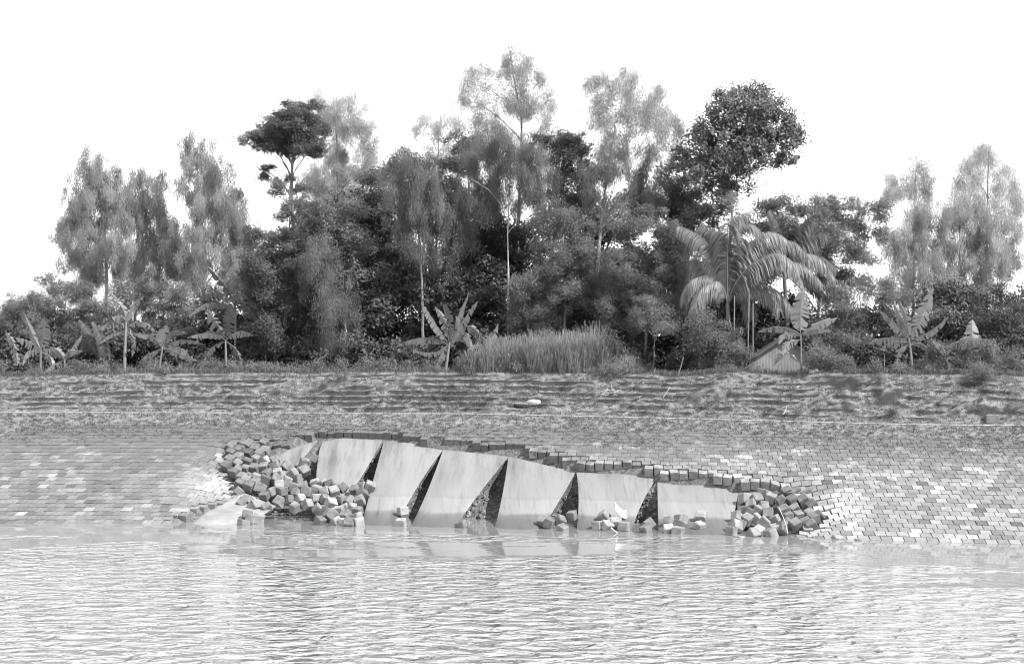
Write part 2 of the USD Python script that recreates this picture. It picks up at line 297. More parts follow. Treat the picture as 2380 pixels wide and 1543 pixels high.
# ------------------------------------------------------------------ block paving
PITCH = 0.47; PS = PITCH * math.cos(math.atan(SLOPE))
def lean(X): return np.interp(X, [-26, -10, 0, 12, 26], [0.30, 0.26, 0.12, 0.02, 0.0])
CH = 0.012
def chamfer_box(hx, hy, hz, c=CH, jit=0.0):
    pts = []
    for sx in (-1, 1):
        for sy in (-1, 1):
            for sz in (-1, 1):
                j = rng.normal(0, jit, 3) if jit else 0
                for ax in range(3):
                    d = np.array([hx, hy, hz]) - c; d[ax] += c
                    pts.append(np.array([sx, sy, sz]) * d + j)
    return trimesh.convex.convex_hull(np.array(pts))
_cb = chamfer_box(0.5, 0.5, 0.5, 0.025)
CBV, CBF = np.array(_cb.vertices), np.array(_cb.faces)
rows = np.arange(-4, int(13.5 / PS)); recs = []
for r in rows:
    off = (r % 2) * 0.5 * PITCH + rng.uniform(-0.06, 0.06)
    xx = np.arange(-29, 29, PITCH) + off
    s0 = r * PS + 0.5 * PS
    X = xx + lean(xx) * (s0 - 5.0); Y = Yw(X) + s0
    ok = s0 < s_berm(X) - 0.35
    recs.append(np.stack([X, Y, np.full_like(X, s0)], -1)[ok])
recs = np.vstack(recs); X, Y, S0 = recs.T
D0 = hole_dist(X, Y); keep = (D0 < 0.0) & ~((D0 > -0.55) & (S0 > 9.2) & (np.random.default_rng(4).random(len(D0)) < 0.09))
recs, D0 = recs[keep], D0[keep]; X, Y, S0 = recs.T
SG0 = sag(X, Y, D0); e = 0.15
gx = (sag(X + e, Y) - sag(X - e, Y)) / (2 * e); gy = (sag(X, Y + e) - sag(X, Y - e)) / (2 * e)
slx = (Yw(X + e) - Yw(X - e)) / (2 * e)
Z0 = SLOPE * S0 - SG0
ux = np.stack([np.ones_like(X), slx, -gx], -1); uy = np.stack([lean(X), np.ones_like(X), SLOPE - gy], -1)
ux /= np.linalg.norm(ux, axis=1, keepdims=True); uy /= np.linalg.norm(uy, axis=1, keepdims=True)
un = np.cross(ux, uy); un /= np.linalg.norm(un, axis=1, keepdims=True)
edge = np.exp(-(D0 / 0.5) ** 2)
buried = sstep(9.2, 11.8, S0 - 0.8 * (fbm2(X * 0.3, Y * 0.3, 77, 3) - 0.5) * 4)
C = np.stack([X, Y, Z0], -1)
n_b = len(C)
ang = rng.normal(0, 0.02, n_b) + edge * rng.normal(0, 0.13, n_b)
lift = rng.normal(0, 0.008, n_b) + edge * rng.normal(-0.01, 0.05, n_b)
pp = proj(C)
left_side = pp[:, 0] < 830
rt = rng.random(n_b)
wp = 2.6 * (fbm2(X * 0.35, Y * 0.35, 61, 3) - 0.38); wp = np.clip(wp, 0.0, 0.9) * np.where(left_side, 0.55, 1.25)
tone = np.where(rt < 1 - 0.55 * wp, rng.normal(0.84, 0.15, n_b), np.where(rt < 1 - 0.25 * wp, rng.normal(1.12, 0.08, n_b), rng.normal(1.45, 0.15, n_b)))
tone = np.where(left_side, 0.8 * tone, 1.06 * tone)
bright = np.exp(-(((pp[:, 0] - 1950) / 70) ** 2 + ((pp[:, 1] - 1180) / 32) ** 2)) + 0.85 * np.exp(-(((pp[:, 0] - 495) / 85) ** 2 + ((pp[:, 1] - 1125) / 36) ** 2))  # lighter tone paints the sun on two tilted corners of the paving
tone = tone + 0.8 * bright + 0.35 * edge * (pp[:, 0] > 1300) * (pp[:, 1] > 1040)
folded = 0 * (1 - sstep(-0.1, 0.12, np.hypot((pp[:, 0] - 592) / 62, (pp[:, 1] - 1072) / 46) - 1.0))
tone = tone * (1 - 0.5 * folded)
tone = np.clip(tone, 0.3, 2.0)
def block_geo(i):
    R = np.stack([ux[i], uy[i] - un[i] * 0, un[i]], 1)
    q = CBV * np.array([PITCH * math.hypot(1, slx[i]) - (0.012 if C[i][0] < 2 else 0.022) - 0.045 * edge[i], PITCH - (0.026 if C[i][0] < 2 else 0.022) - 0.03 * edge[i], 0.45]); q = q - [0, 0, 0.225]
    ca, sa = math.cos(ang[i]), math.sin(ang[i])
    q = q @ np.array([[ca, sa, 0], [-sa, ca, 0], [0, 0, 1]])
    return q @ R.T + C[i] + un[i] * lift[i]
scale_px = F / Y
area = scale_px ** 2 * (0.22 * 0.43 + 0.9 * (edge > 0.45) * 0.2) * (pp[:, 0] > -20) * (pp[:, 0] < 2400) * (Z0 > -0.1) * (1 - 0.9 * buried)
for side, lab in ((True, 'sloping block paving left of the collapse, rows of grey concrete cubes'), (False, 'sloping block paving right of the collapse, staggered pale concrete cubes')):
    pv = thing('block_pavement', lab, 'paving', kind='structure')
    idx = np.where(left_side == side)[0]
    top = set(idx[np.argsort(-area[idx])][:300])
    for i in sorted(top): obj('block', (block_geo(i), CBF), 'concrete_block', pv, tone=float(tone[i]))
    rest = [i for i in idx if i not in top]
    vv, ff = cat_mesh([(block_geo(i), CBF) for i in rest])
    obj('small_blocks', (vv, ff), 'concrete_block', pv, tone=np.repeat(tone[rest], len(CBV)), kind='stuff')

# ------------------------------------------------------------------ torn geotextile sheets lying in the hole
def sheet(name_label, left, right, n=26, m=16, seed=0, lift=0.0, bulge=0.10, mat='geotextile'):
    L = curve(np.array(left, float), n); Rr = curve(np.array(right, float), n)
    P = np.zeros((n, m, 3)); r = np.random.default_rng(seed)
    ph = r.uniform(0, 6.28, 3)
    for i in range(n):
        a, b = cast(*L[i], z_fabric, off=lift), cast(*Rr[i], z_fabric, off=lift)
        for j, t in enumerate(np.linspace(0, 1, m)):
            p = a * (1 - t) + b * t
            z = z_fabric(p[0], p[1]) + lift
            w = bulge * math.sin(math.pi * t) * (0.4 + 0.6 * math.sin(3.0 * i / n + ph[0])) + 0.03 * math.sin(9 * t + ph[1] + 2.0 * i / n) * math.sin(4.0 * i / n + ph[2]) - 0.10 * (abs(2 * t - 1) ** 6) * (i / n)
            P[i, j] = [p[0], p[1], z + w]
    ext = P[-1] + (P[-1] - P[-2]) / np.maximum(np.linalg.norm(P[-1] - P[-2], axis=1, keepdims=True), 1e-6) * np.array([0, 1, 1]) * 2.5
    ext[:, 2] = np.minimum(ext[:, 2], P[-1][:, 2] - 0.7)
    P = np.concatenate([P, ext[None]], 0); n += 1
    low = P - np.array([0, -0.006, 0.02])
    top = grid_faces(n, m); bot = top[:, ::-1] + n * m
    idx = np.arange(n * m).reshape(n, m); ring = np.r_[idx[0, :], idx[1:, -1], idx[-1, -2::-1], idx[-2:0:-1, 0]]
    nx = np.roll(ring, -1); sidef = np.vstack([np.c_[ring, nx + n * m, nx], np.c_[ring, ring + n * m, nx + n * m]])
    vv = np.vstack([P.reshape(-1, 3), low.reshape(-1, 3)]); ff = np.vstack([top, bot, sidef])
    if np.cross(P[1, 0] - P[0, 0], P[0, 1] - P[0, 0])[2] > 0: ff = ff[:, ::-1]
    obj('geotextile_sheet', (vv, ff), mat, smooth=40, label=name_label, cat='fabric sheet')
sheet('small pale triangle of fabric sheet under the folded paving and heap', [(655, 1052), (640, 1068), (650, 1100)], [(740, 1022), (705, 1062), (675, 1096)], seed=1)
sheet('broad pale fabric sheet behind the left block heap, first big strip', [(752, 1022), (742, 1048), (735, 1120), (738, 1170)], [(889, 1024), (862, 1070), (828, 1122), (790, 1170)], seed=2)
sheet('tall pale fabric sheet just right of the left block heap', [(893, 1022), (868, 1112), (838, 1225)], [(1029, 1047), (961, 1143), (915, 1229)], seed=3)
sheet('slanting fabric sheet with diagonal dark streaks in the middle of the collapse', [(1030, 1045), (991, 1143), (950, 1229)], [(1182, 1061), (1120, 1137), (1050, 1231)], seed=4)
sheet('wide central fabric sheet with straight left edge beside the largest soil wedge', [(1182, 1060), (1172, 1125), (1147, 1233)], [(1338, 1096), (1300, 1160), (1252, 1235)], seed=5)
sheet('fabric sheet with small broken blocks at its foot, fifth strip', [(1339, 1093), (1345, 1152), (1338, 1239)], [(1527, 1108), (1490, 1172), (1462, 1243)], seed=6, bulge=0.16)
sheet('rightmost large fabric sheet with a bulging left edge', [(1528, 1107), (1529, 1172), (1531, 1245)], [(1718, 1130), (1710, 1174), (1692, 1249)], seed=7, bulge=0.18)
sheet('upper scrap of fabric sheet above the right block heap', [(1716, 1118), (1716, 1140), (1712, 1170)], [(1838, 1136), (1822, 1150), (1790, 1172)], seed=8)
sheet('bright sunlit fabric sheet at the waterline in the left corner', [(555, 1140), (505, 1172), (440, 1216)], [(642, 1175), (610, 1196), (548, 1221)], seed=9, lift=0.12, mat='sunlit_fabric')

# ------------------------------------------------------------------ tumbled concrete blocks
def A(x, y): return (475.5 + 0.16729 * x, 984.9 + 0.16729 * y)
def B(x, y): return (679.2 + 0.12327 * x, 1052.8 + 0.12327 * y)
def C4(x, y): return (1324.5 + 0.19812 * x, 984.9 + 0.19812 * y)
def C5(x, y): return (1664.0 + 0.19812 * x, 984.9 + 0.19812 * y)
heapL = [A(*p) for p in [(845, 520), (975, 500), (820, 600), (975, 590), (1130, 580), (1385, 540), (1390, 655), (1510, 470), (880, 690), (1015, 680), (985, 770), (840, 785), (1225, 690), (1275, 770), (1150, 800), (1035, 850), (715, 740), (770, 890), (920, 950), (1075, 935), (1250, 880), (1280, 960), (1370, 870), (1415, 950), (830, 1000), (1040, 1080), (1160, 1060), (1330, 1050), (1430, 1120), (1250, 1160), (870, 1160), (700, 820), (640, 750)]]
heapM = [B(*p) for p in [(425, 570), (555, 580), (700, 590), (810, 640), (790, 730), (965, 640), (1180, 690), (1330, 630), (1460, 640), (1330, 780), (1270, 900), (450, 700), (620, 730), (450, 850), (620, 870), (735, 960), (930, 880), (1090, 900), (470, 1060), (640, 1120), (880, 1090), (770, 1170), (980, 1040), (1010, 1170), (1120, 1040), (1240, 1090), (1210, 1210), (830, 1290), (960, 1310), (1080, 1330), (1230, 1310), (520, 1285)]]
shoreL = [A(*p) for p in [(475, 940), (600, 1060), (520, 1090), (690, 1140), (590, 1290), (650, 1330), (750, 1320), (540, 1395)]]
heapR = [C5(*p) for p in [(340, 880), (410, 940), (480, 880), (560, 830), (640, 870), (560, 970), (500, 1020), (370, 1030), (610, 1050), (240, 1090), (370, 1120), (470, 1110), (560, 1160), (690, 1120), (180, 1260), (290, 1180), (230, 1200), (500, 1250), (440, 1290), (690, 1240), (760, 1240), (640, 1290)]]
wallR = [C5(*p) for p in [(770, 900), (900, 900), (1030, 900), (830, 800), (950, 800), (1070, 815), (800, 1020), (850, 1090), (930, 1000), (970, 1080), (1100, 1050), (1140, 1110), (1130, 960), (840, 1170), (1050, 1150), (1120, 1190), (930, 1180), (1200, 1085)]]
single = {
    (935, 1187): 'white-topped loose block perched in the narrow soil wedge right of the left heap', (932, 1215): 'grey loose block half sunk below the white-topped one at the waterline',
    (1072, 1219): 'rounded grey block at the foot of the largest dark soil wedge', (1262, 1211): 'pale loose block at the left foot of the fourth soil wedge', (1276, 1216): 'darker block leaning on the pale one at the fourth wedge',
    (1302, 1211): 'muddy grey block in the middle of the fourth soil wedge', (1308, 1229): 'small pale block at the waterline of the fourth soil wedge', (1329, 1198): 'dark muddy block high in the fourth soil wedge',
    C4(400, 1085): 'pale block on top left of the small pile on the fifth sheet', C4(440, 1195): 'tilted grey block in front of the small pile on the fifth sheet', C4(545, 1170): 'grey block in the middle of the small pile on the fifth sheet', C4(325, 1190): 'pale block at the left end of the small pile on the fifth sheet', C4(500, 1120): 'upended grey block below the white slab on the fifth sheet', C4(630, 1200): 'block at the right end of the small pile on the fifth sheet',
    C4(920, 1185): 'pale striped block lying in the soil wedge right of the fifth sheet', C4(890, 1245): 'dark wet block under the striped one at the waterline',
    C4(1165, 1150): 'pale block at upper left of the group on the last large sheet', C4(1300, 1125): 'wide pale block at upper right of the group on the last large sheet', C4(1155, 1240): 'grey block at lower left of the group on the last large sheet', C4(1280, 1195): 'darker block wedged in the middle of the group on the last large sheet', C4(1270, 1265): 'pale block in the water at the foot of the last large sheet',
    C4(1540, 1090): 'bright block standing on top of the two-block stack on the last large sheet', C4(1520, 1200): 'round-shouldered block under the bright one of the two-block stack',
    C5(270, 1335): 'flat white block just breaking the water in front of the right heap', (1949, 1250): 'broken slab piece at the waterline of the right paving', (2001, 1257): 'thin tilted slab piece in the water before the right paving'}
ordinal = ['first', 'second', 'third', 'fourth', 'fifth', 'sixth', 'seventh', 'eighth', 'ninth', 'tenth', 'eleventh', 'twelfth', 'thirteenth']
foldL = [A(*p) for p in [(380, 325), (495, 362), (620, 290), (705, 345), (355, 405), (620, 405), (470, 470), (715, 490), (590, 535), (460, 560), (565, 625), (690, 610), (405, 680), (520, 745), (350, 510), (310, 585), (830, 275), (840, 380), (490, 825), (610, 870), (710, 815), (575, 790), (760, 420), (540, 280), (470, 640)]]
def loose(px, py, label, spin=0.6, group=None, off=0.2, size=0.48, tone=None, aligned=False, flat=1.0):
    p = cast(px, py, z_fabric, off=off)
    size = size * rng.uniform(0.86, 1.06); m = chamfer_box(size / 2, size / 2, size / 2 * flat * rng.uniform(0.85, 1.05), 0.032, jit=0.012)
    if aligned is True: R = rotm(0.34 + rng.normal(0, 0.14), -0.45 + rng.normal(0, 0.15), rng.normal(0.1, 0.15))
    elif aligned == 'fold': R = rotm(0.55 + rng.normal(0, 0.12), 0.25 + rng.normal(0, 0.12), -0.45 + rng.normal(0, 0.15))
    else: R = rotm(rng.normal(0.2, spin), rng.normal(0, spin), rng.uniform(-0.8, 0.8))
    q = np.array(m.vertices) @ R.T + p
    q[:, 2] = q[:, 2] - min(0, 0)
    t = tone if tone is not None else float(np.clip(rng.normal(0.88, 0.18), 0.5, 1.4))
    obj('concrete_block', (q, np.array(m.faces)), 'loose_concrete', tone=t, label=label, cat='concrete block', group=group)
def heap(pts, name, group, **kw):
    pts = np.array(pts); o = np.argsort(pts[:, 1]); nrow = max(2, round(len(pts) / 6)); rws = np.array_split(o, nrow)
    for ri, rw in enumerate(rws):
        rw = rw[np.argsort(pts[rw, 0])]
        rn = 'top' if ri == 0 else 'bottom' if ri == nrow - 1 else ordinal[ri]
        for ci, i in enumerate(rw):
            t = float(np.clip(rng.normal(0.88, 0.18), 0.5, 1.4)) * kw.get('dark', 1.0)
            look = 'pale' if t > 1.0 else 'grey' if t > 0.7 else 'dark'
            pos = 'leftmost' if ci == 0 else 'rightmost' if ci == len(rw) - 1 else ordinal[ci] + ' from left'
            loose(*pts[i], f'{look} block, {pos} in {rn} row of {name}', group=group, tone=t, aligned=kw.get('aligned', False), spin=kw.get('spin', 0.6), off=kw.get('off', 0.2))
heap(foldL, 'the sagging left corner', 'paving blocks sagging into the left corner of the collapse', aligned='fold', dark=0.7, off=0.32)
heap(heapL, 'the left heap', 'blocks tumbled in the left heap')
heap(heapM, 'the tall sheet heap', 'blocks tumbled against the tall sheet')
heap(shoreL, 'the left waterline blocks', 'blocks at the left waterline', spin=0.7)
heap(heapR, 'the right heap', 'blocks tumbled in the right heap')
heap(wallR, 'the slipped right wall', 'slipped blocks at the right edge of the collapse', aligned=True, dark=0.72)  # lower tone paints the shade on these left-facing blocks
for (px, py), lab in single.items():
    loose(px, py, lab, spin=0.3 if 'slab' not in lab and 'flat' not in lab else 0.12, off=0.17, flat=0.45 if ('slab' in lab or 'flat' in lab) else 1.0, tone=0.6 if 'dark' in lab or 'muddy' in lab else 1.2 if 'white' in lab or 'bright' in lab else None)
# curled white plate on the fifth sheet
pc = cast(*C4(600, 1035), z_fabric, off=0.35)
tt = np.linspace(-1, 1, 9); uu = np.linspace(-1, 1, 3)
Pm = np.array([[pc + np.array([0.28 * a, 0.2 * b, -0.2 * a + 0.12 * a * a + 0.16 * b]) for b in uu] for a in tt]).reshape(-1, 3)
ff = grid_faces(9, 3); vv = np.vstack([Pm, Pm - [0, 0, 0.05]]); idx = np.arange(27).reshape(9, 3); ring = np.r_[idx[0, :], idx[1:, -1], idx[-1, -2::-1], idx[-2:0:-1, 0]]; nx = np.roll(ring, -1)
obj('broken_slab', (vv, np.vstack([ff[:, ::-1], ff + 27, np.c_[ring, nx, nx + 27], np.c_[ring, nx + 27, ring + 27]])), 'loose_concrete', tone=2.2, label='curled white slab fragment topping the small pile on the fifth sheet', cat='slab')
p0, p1 = cast(*C5(740, 985), z_fabric, off=0.5), cast(*C5(842, 1285), z_fabric, off=0.3)
obj('stick', tube(curve([p0, (p0 + p1) / 2 + [0.04, -0.05, 0.03], p1], 6), 0.015, 6), 'straw', label='thin white stick leaning against the slipped blocks right of the right heap', cat='stick')
p0, p1 = cast(*C4(480, 1215), z_fabric, off=0.45), cast(*C4(560, 1282), z_fabric, off=0.2)
obj('stick', tube(curve([p0, p1], 5), 0.025, 6), 'straw', label='short pale stick at the foot of the small pile on the fifth sheet', cat='stick')

# broken stones and clods lying on the bare soil of the hole
r = np.random.default_rng(23); parts, tns = [], []
ico = trimesh.creation.icosphere(1); iv, jf = np.array(ico.vertices), np.array(ico.faces)
soil_z = __import__('scipy.interpolate', fromlist=['x']).RegularGridInterpolator((sg, xs), GZ2, bounds_error=False, fill_value=None)
for cx0, cx1, cy0, cy1, n in ((1060, 1165, 1120, 1228, 170), (920, 1000, 1120, 1225, 60), (1255, 1340, 1150, 1232, 110), (1465, 1532, 1140, 1240, 110), (835, 880, 1060, 1120, 40), (640, 760, 1180, 1220, 60)):
    for _ in range(n):
        px, py = r.uniform(cx0, cx1), r.uniform(cy0, cy1); p = cast(px, py, lambda X, Y: soil_z(np.stack([Y - Yw(X), X], -1)))
        if p[2] < -0.05: continue
        sz = r.uniform(0.03, 0.12) * r.uniform(0.6, 1.4)
        q = iv * (1 + r.normal(0, 0.16, (len(iv), 1))) * sz * r.uniform(0.6, 1.3, 3); parts.append((q + p, jf)); tns.append(np.full(len(iv), r.uniform(0.4, 1.1)))
obj('rubble', cat_mesh(parts), 'loose_concrete', tone=np.concatenate(tns), label='broken stones and clods strewn over the dark soil wedges between the sheets', cat='rubble', kind='stuff')

# ------------------------------------------------------------------ small things on the terraces
def blob(px, py, rx, ry, rz, seed):
    p = cast(px, py, z_bank, off=0.05); m = trimesh.creation.icosphere(3); q = np.array(m.vertices)
    q = np.sign(q) * np.abs(q) ** 0.8
    q = q * (1 + 0.25 * (meshkit.fbm(q * 1.6 + seed, 3, seed)[:, None] - 0.5)) * [rx, ry, rz] + p
    return q, np.array(m.faces)
obj('sandbag', blob(1240, 936, 0.42, 0.3, 0.19, 3), 'sackcloth', smooth=True, label='plump white sandbag lying on the terraces above the central sheets', cat='sandbag')
obj('sandbag', blob(1212, 942, 0.42, 0.3, 0.17, 4), 'turf', smooth=True, label='grass-grown grey sack beside the white sandbag on the terraces', cat='sandbag')
pb = cast(2305, 969, z_bank, off=0.2)
m = chamfer_box(0.34, 0.25, 0.2, 0.02, 0.004); obj('concrete_post_base', (np.array(m.vertices) + pb - [0, 0, 0.1], np.array(m.faces)), 'loose_concrete', tone=0.75, label='square concrete box on the terraces at the right edge', cat='concrete box')
for i, (a, b, lab) in enumerate([((1395, 922), (1412, 904), 'dry straw twig standing on the terraces, left of the dry bundle'), ((1480, 925), (1525, 912), 'long dry twig lying on the terraces right of the dry bundle'), ((1540, 925), (1558, 898), 'dry leaning twig at the right end of the litter on the terraces'), ((1820, 963), (1829, 943), 'thin dry stalk standing near the kerb right of centre')]):
    q0, q1 = cast(*a, z_bank, off=0.03), cast(*b, z_bank, off=0.25)
    q1 = at(*b, q0[1] + 0.3)
    obj('twig', tube(curve([q0, (q0 + q1) / 2 + [0.05, 0, 0.05], q1], 6), [0.015, 0.014, 0.012, 0.011, 0.009, 0.006], 5), 'straw', label=lab, cat='twig')
parts = []
for i in range(28):
    q0 = cast(rng.uniform(1398, 1435), rng.uniform(906, 920), z_bank, off=0.04); d = np.array([rng.normal(0, 0.25), rng.normal(0, 0.1), abs(rng.normal(0, 0.15))])
    parts.append(tube(curve([q0, q0 + d], 4), 0.011, 4))
obj('straw_bundle', cat_mesh(parts), 'straw', label='scattered bundle of dry white straw on the terraces', cat='straw')

# ------------------------------------------------------------------ grass (instanced tufts)
def blade_mesh(n, h, w, spread, r, flop=0.5):
    vs, fs = [], []
    for i in range(n):
        a = r.uniform(0, 2 * np.pi); b = np.array([r.normal(0, spread), r.normal(0, spread), -0.02]); d = np.array([math.cos(a), math.sin(a), 0]); s = np.array([-d[1], d[0], 0]) * w * r.uniform(0.6, 1.2)
        hh = h * r.uniform(0.5, 1.15); fl = flop * r.uniform(0.3, 1.3) * hh
        p = [b, b + d * fl * 0.3 + [0, 0, hh * 0.6], b + d * fl + [0, 0, hh * (1.0 - 0.25 * flop)]]
        k = len(vs); vs += [p[0] - s / 2, p[0] + s / 2, p[1] - s / 2, p[1] + s / 2, p[2]]; fs += [[k, k + 1, k + 3], [k, k + 3, k + 2], [k + 2, k + 3, k + 4]]
    return np.array(vs), np.array(fs)
def scatter(name, label, P, scl, protos, cat='grass', mat='grass_blade'):
    pi = UsdGeom.PointInstancer.Define(stage, numbered('/World', name)); base = str(pi.GetPath()); tagp(pi.GetPrim(), label, cat, kind='stuff')
    UsdGeom.Scope.Define(stage, base + '/prototypes'); rel = pi.CreatePrototypesRel()
    for i, (m, t) in enumerate(protos):
        q = usdkit.mesh(stage, f'{base}/prototypes/tuft_{i:03d}', m, MAT[mat]); pv = UsdGeom.PrimvarsAPI(q).CreatePrimvar('tone', T.FloatArray, 'vertex'); pv.Set(Vt.FloatArray.FromNumpy(np.full(len(m[0]), t, np.float32))); rel.AddTarget(q.GetPath())
    n = len(P); r = np.random.default_rng(5)
    pi.CreatePositionsAttr(Vt.Vec3fArray.FromNumpy(P.astype(np.float32))); pi.CreateProtoIndicesAttr(Vt.IntArray.FromNumpy(r.integers(0, len(protos), n).astype(np.int32)))
    pi.CreateScalesAttr(Vt.Vec3fArray.FromNumpy(np.repeat(scl[:, None], 3, 1).astype(np.float32)))
    an = r.uniform(0, np.pi, n); q = np.zeros((n, 4), np.float16); q[:, 2] = np.sin(an); q[:, 3] = np.cos(an)
    pi.CreateOrientationsAttr(Vt.QuathArray.FromNumpy(q))
r5 = np.random.default_rng(11)
protos = [(blade_mesh(11, 0.13, 0.016, 0.06, r5, 0.7), t) for t in (0.75, 0.9, 1.0, 1.1, 1.3)]
from scipy.interpolate import RegularGridInterpolator
ground_z = RegularGridInterpolator((sg, xs), GZ2, bounds_error=False, fill_value=None)
n = 42000; gxr = r5.uniform(-34, 34, n); gs = r5.uniform(9.0, 21.0, n)
gyr = Yw(gxr) + gs; gd = hole_dist(gxr, gyr)
dens = np.where(gs > s_berm(gxr) + 0.6, 0.85, sstep(8.6, 12.0, gs - 3.2 * (fbm2(gxr * 0.3, gyr * 0.3, 77, 3) - 0.5)))
dens *= 0.35 + 1.1 * fbm2(gxr * 0.5, gyr * 0.5, 91, 3)
dens = np.where((gs > s_berm(gxr) + 0.05) & (gs < s_berm(gxr) + 0.75), 0.02, dens)
zz_ = lambda q: ground_z(np.stack([q, gxr], -1))
dens = np.where((gxr < xl0 + 1.5) & (gd > -2.2) & (gs < 9.8), 0.0, dens)
dens = dens * (1 - 0.75 * sstep(0.55, 1.0, (zz_(gs + 0.06) - zz_(gs - 0.06)) / 0.12) * (gs > 14.2))
ok = (r5.random(n) < dens) & (gd < -0.1)
gp = np.stack([gxr, gyr, np.maximum(ground_z(np.stack([gs, gxr], -1)), np.where(gs < s_berm(gxr) - 0.4, SLOPE * gs - 0.03, -9))], -1)[ok]
scatter('grass', 'short grass and weeds growing over the terraces and upper paving', gp, r5.uniform(0.6, 1.5, len(gp)), protos)
n = 16000; gxr = r5.uniform(-28, 28, n); row = r5.integers(1, 27, n); gs = row * PS + r5.normal(0, 0.03, n)   # weeds in the joints of the paving
gyr = Yw(gxr) + gs; gd = hole_dist(gxr, gyr)
dens = np.clip(0.03 + 0.75 * sstep(3.0, 10.0, gs - 6.0 * (fbm2(gxr * 0.22, gyr * 0.22, 78, 3) - 0.5)), 0, 1)
dens = np.where((gxr < xl0 + 1.5) & (gd > -2.4), 0.02, dens)
ok = (r5.random(n) < dens) & (gd < -0.12)
gp = np.stack([gxr, gyr, SLOPE * gs - 0.05 - sag(gxr, gyr, gd)], -1)[ok]
scatter('joint_weeds', 'small weeds sprouting from the joints of the block paving', gp, r5.uniform(0.5, 0.95, len(gp)), protos)
n = 5600; gxr = r5.uniform(-34, 34, n); gs = 20.2 + r5.gamma(1.5, 0.35, n); gyr = Yw(gxr) + gs
keep = r5.random(n) < 0.2 + 1.2 * np.clip(fbm2(gxr * 0.6, gyr * 0.2, 15, 3) - 0.25, 0, 1)
gp = np.stack([gxr, gyr, ground_z(np.stack([gs, gxr], -1)) - 0.02], -1)[keep]
tall = [(blade_mesh(9, 0.42, 0.022, 0.09, r5, 0.6), t) for t in (0.8, 1.0, 1.2)]
scatter('crest_grass', 'ragged taller grass fringing the crest of the bank', gp, r5.uniform(0.35, 1.25, len(gp)), tall)
# reeds
def Ycr(px): return float(Yw((px - CX) / F * 102)) + 20.5
NC, NB = 80, 230; N = NC * NB
cpx = rng.uniform(1075, 1468, NC); cY = np.interp(cpx, [1070, 1270, 1480], [Ycr(1070), Ycr(1270), Ycr(1480)]) + rng.uniform(0.1, 3.2, NC)
env = np.interp(cpx, [1068, 1090, 1130, 1200, 1300, 1380, 1440, 1478], [846, 822, 803, 786, 774, 770, 786, 838]) + rng.normal(6, 14, NC)
ctop = EYE - (env - HY) / F * cY; cx_ = (cpx - CX) / F * cY
k = np.repeat(np.arange(NC), NB); d = rng.uniform(0, 2 * np.pi, N); bz = 6.25 + 0.2 * rng.random(N)
b0 = np.stack([cx_[k] + rng.normal(0, 0.22, N), cY[k] + rng.normal(0, 0.22, N), bz], -1)
H = np.maximum((ctop[k] - bz) * rng.uniform(0.2, 1.04, N) ** 0.8, 0.3); fl = H * rng.uniform(0.08, 0.6, N) ; W = 0.013 * rng.uniform(0.6, 1.3, N)
sx = np.stack([-np.sin(d), np.cos(d), 0 * d], -1) * W[:, None]; dd = np.stack([np.cos(d) + 0.15, np.sin(d), 0 * d], -1) * fl[:, None]
p1 = b0 + dd * 0.22 + np.c_[0 * d, 0 * d, H * 0.6]; p2 = b0 + dd * 0.62 + np.c_[0 * d, 0 * d, H * 0.97]; p3 = b0 + dd * 1.15 + np.c_[0 * d, 0 * d, H - fl * 0.35]
V = np.stack([b0 - sx, b0 + sx, p1 - sx, p1 + sx, p2 - sx * 0.8, p2 + sx * 0.8, p3], 1).reshape(-1, 3)
fb = np.array([[0, 1, 3], [0, 3, 2], [2, 3, 5], [2, 5, 4], [4, 5, 6]]); Fq = (fb[None] + 7 * np.arange(N)[:, None, None]).reshape(-1, 3)
obj('reed_clump', (V, Fq), 'reed', tone=np.repeat(rng.uniform(0.7, 1.25, N), 7), label='wide clump of tall feathery reeds on the crest right of centre', cat='reeds', kind='stuff')

# ------------------------------------------------------------------ foliage
def diamonds(c, a, nrm, L, W):
    a = a / (np.linalg.norm(a, axis=1, keepdims=True) + 1e-9); b = np.cross(nrm, a); b /= np.linalg.norm(b, axis=1, keepdims=True) + 1e-9
    L = L[:, None]; W = W[:, None]; nn = np.cross(a, b)
    V = np.stack([c - a * L * 0.4 + b * W * 0.5, c + a * L * 0.6, c - a * L * 0.3 - b * W * 0.5], 1).reshape(-1, 3)
    return V, np.arange(3 * len(c)).reshape(-1, 3)
STY = {  # tau, leaf L, W, droop, clump radius, vertical stretch of clumps, clumps per m2, shell exponent
    'weep': dict(tau=1.5, L=0.137, W=0.033, droop=0.85, rc=0.32, vs=1.8, cd=3.2, sh=0.5, up=0.1),
    'airy': dict(tau=1.1, L=0.111, W=0.031, droop=0.6, rc=0.40, vs=1.3, cd=4.6, sh=0.55, up=0.1),
    'mid': dict(tau=2.0, L=0.122, W=0.056, droop=0.35, rc=0.42, vs=0.9, cd=4.5, sh=0.4, up=0.45),
    'dense': dict(tau=2.2, L=0.141, W=0.071, droop=0.25, rc=0.46, vs=0.75, cd=4.5, sh=0.4, up=0.6),
    'tier': dict(tau=2.3, L=0.126, W=0.066, droop=0.1, rc=0.42, vs=0.65, cd=4.5, sh=0.45, up=0.8),
    'filler': dict(tau=1.7, L=0.27, W=0.14, droop=0.25, rc=0.5, vs=0.8, cd=4.0, sh=0.5, up=0.5),
    'plume': dict(tau=2.2, L=0.207, W=0.117, droop=0.3, rc=0.44, vs=0.9, cd=2.8, sh=0.35, up=0.5)}
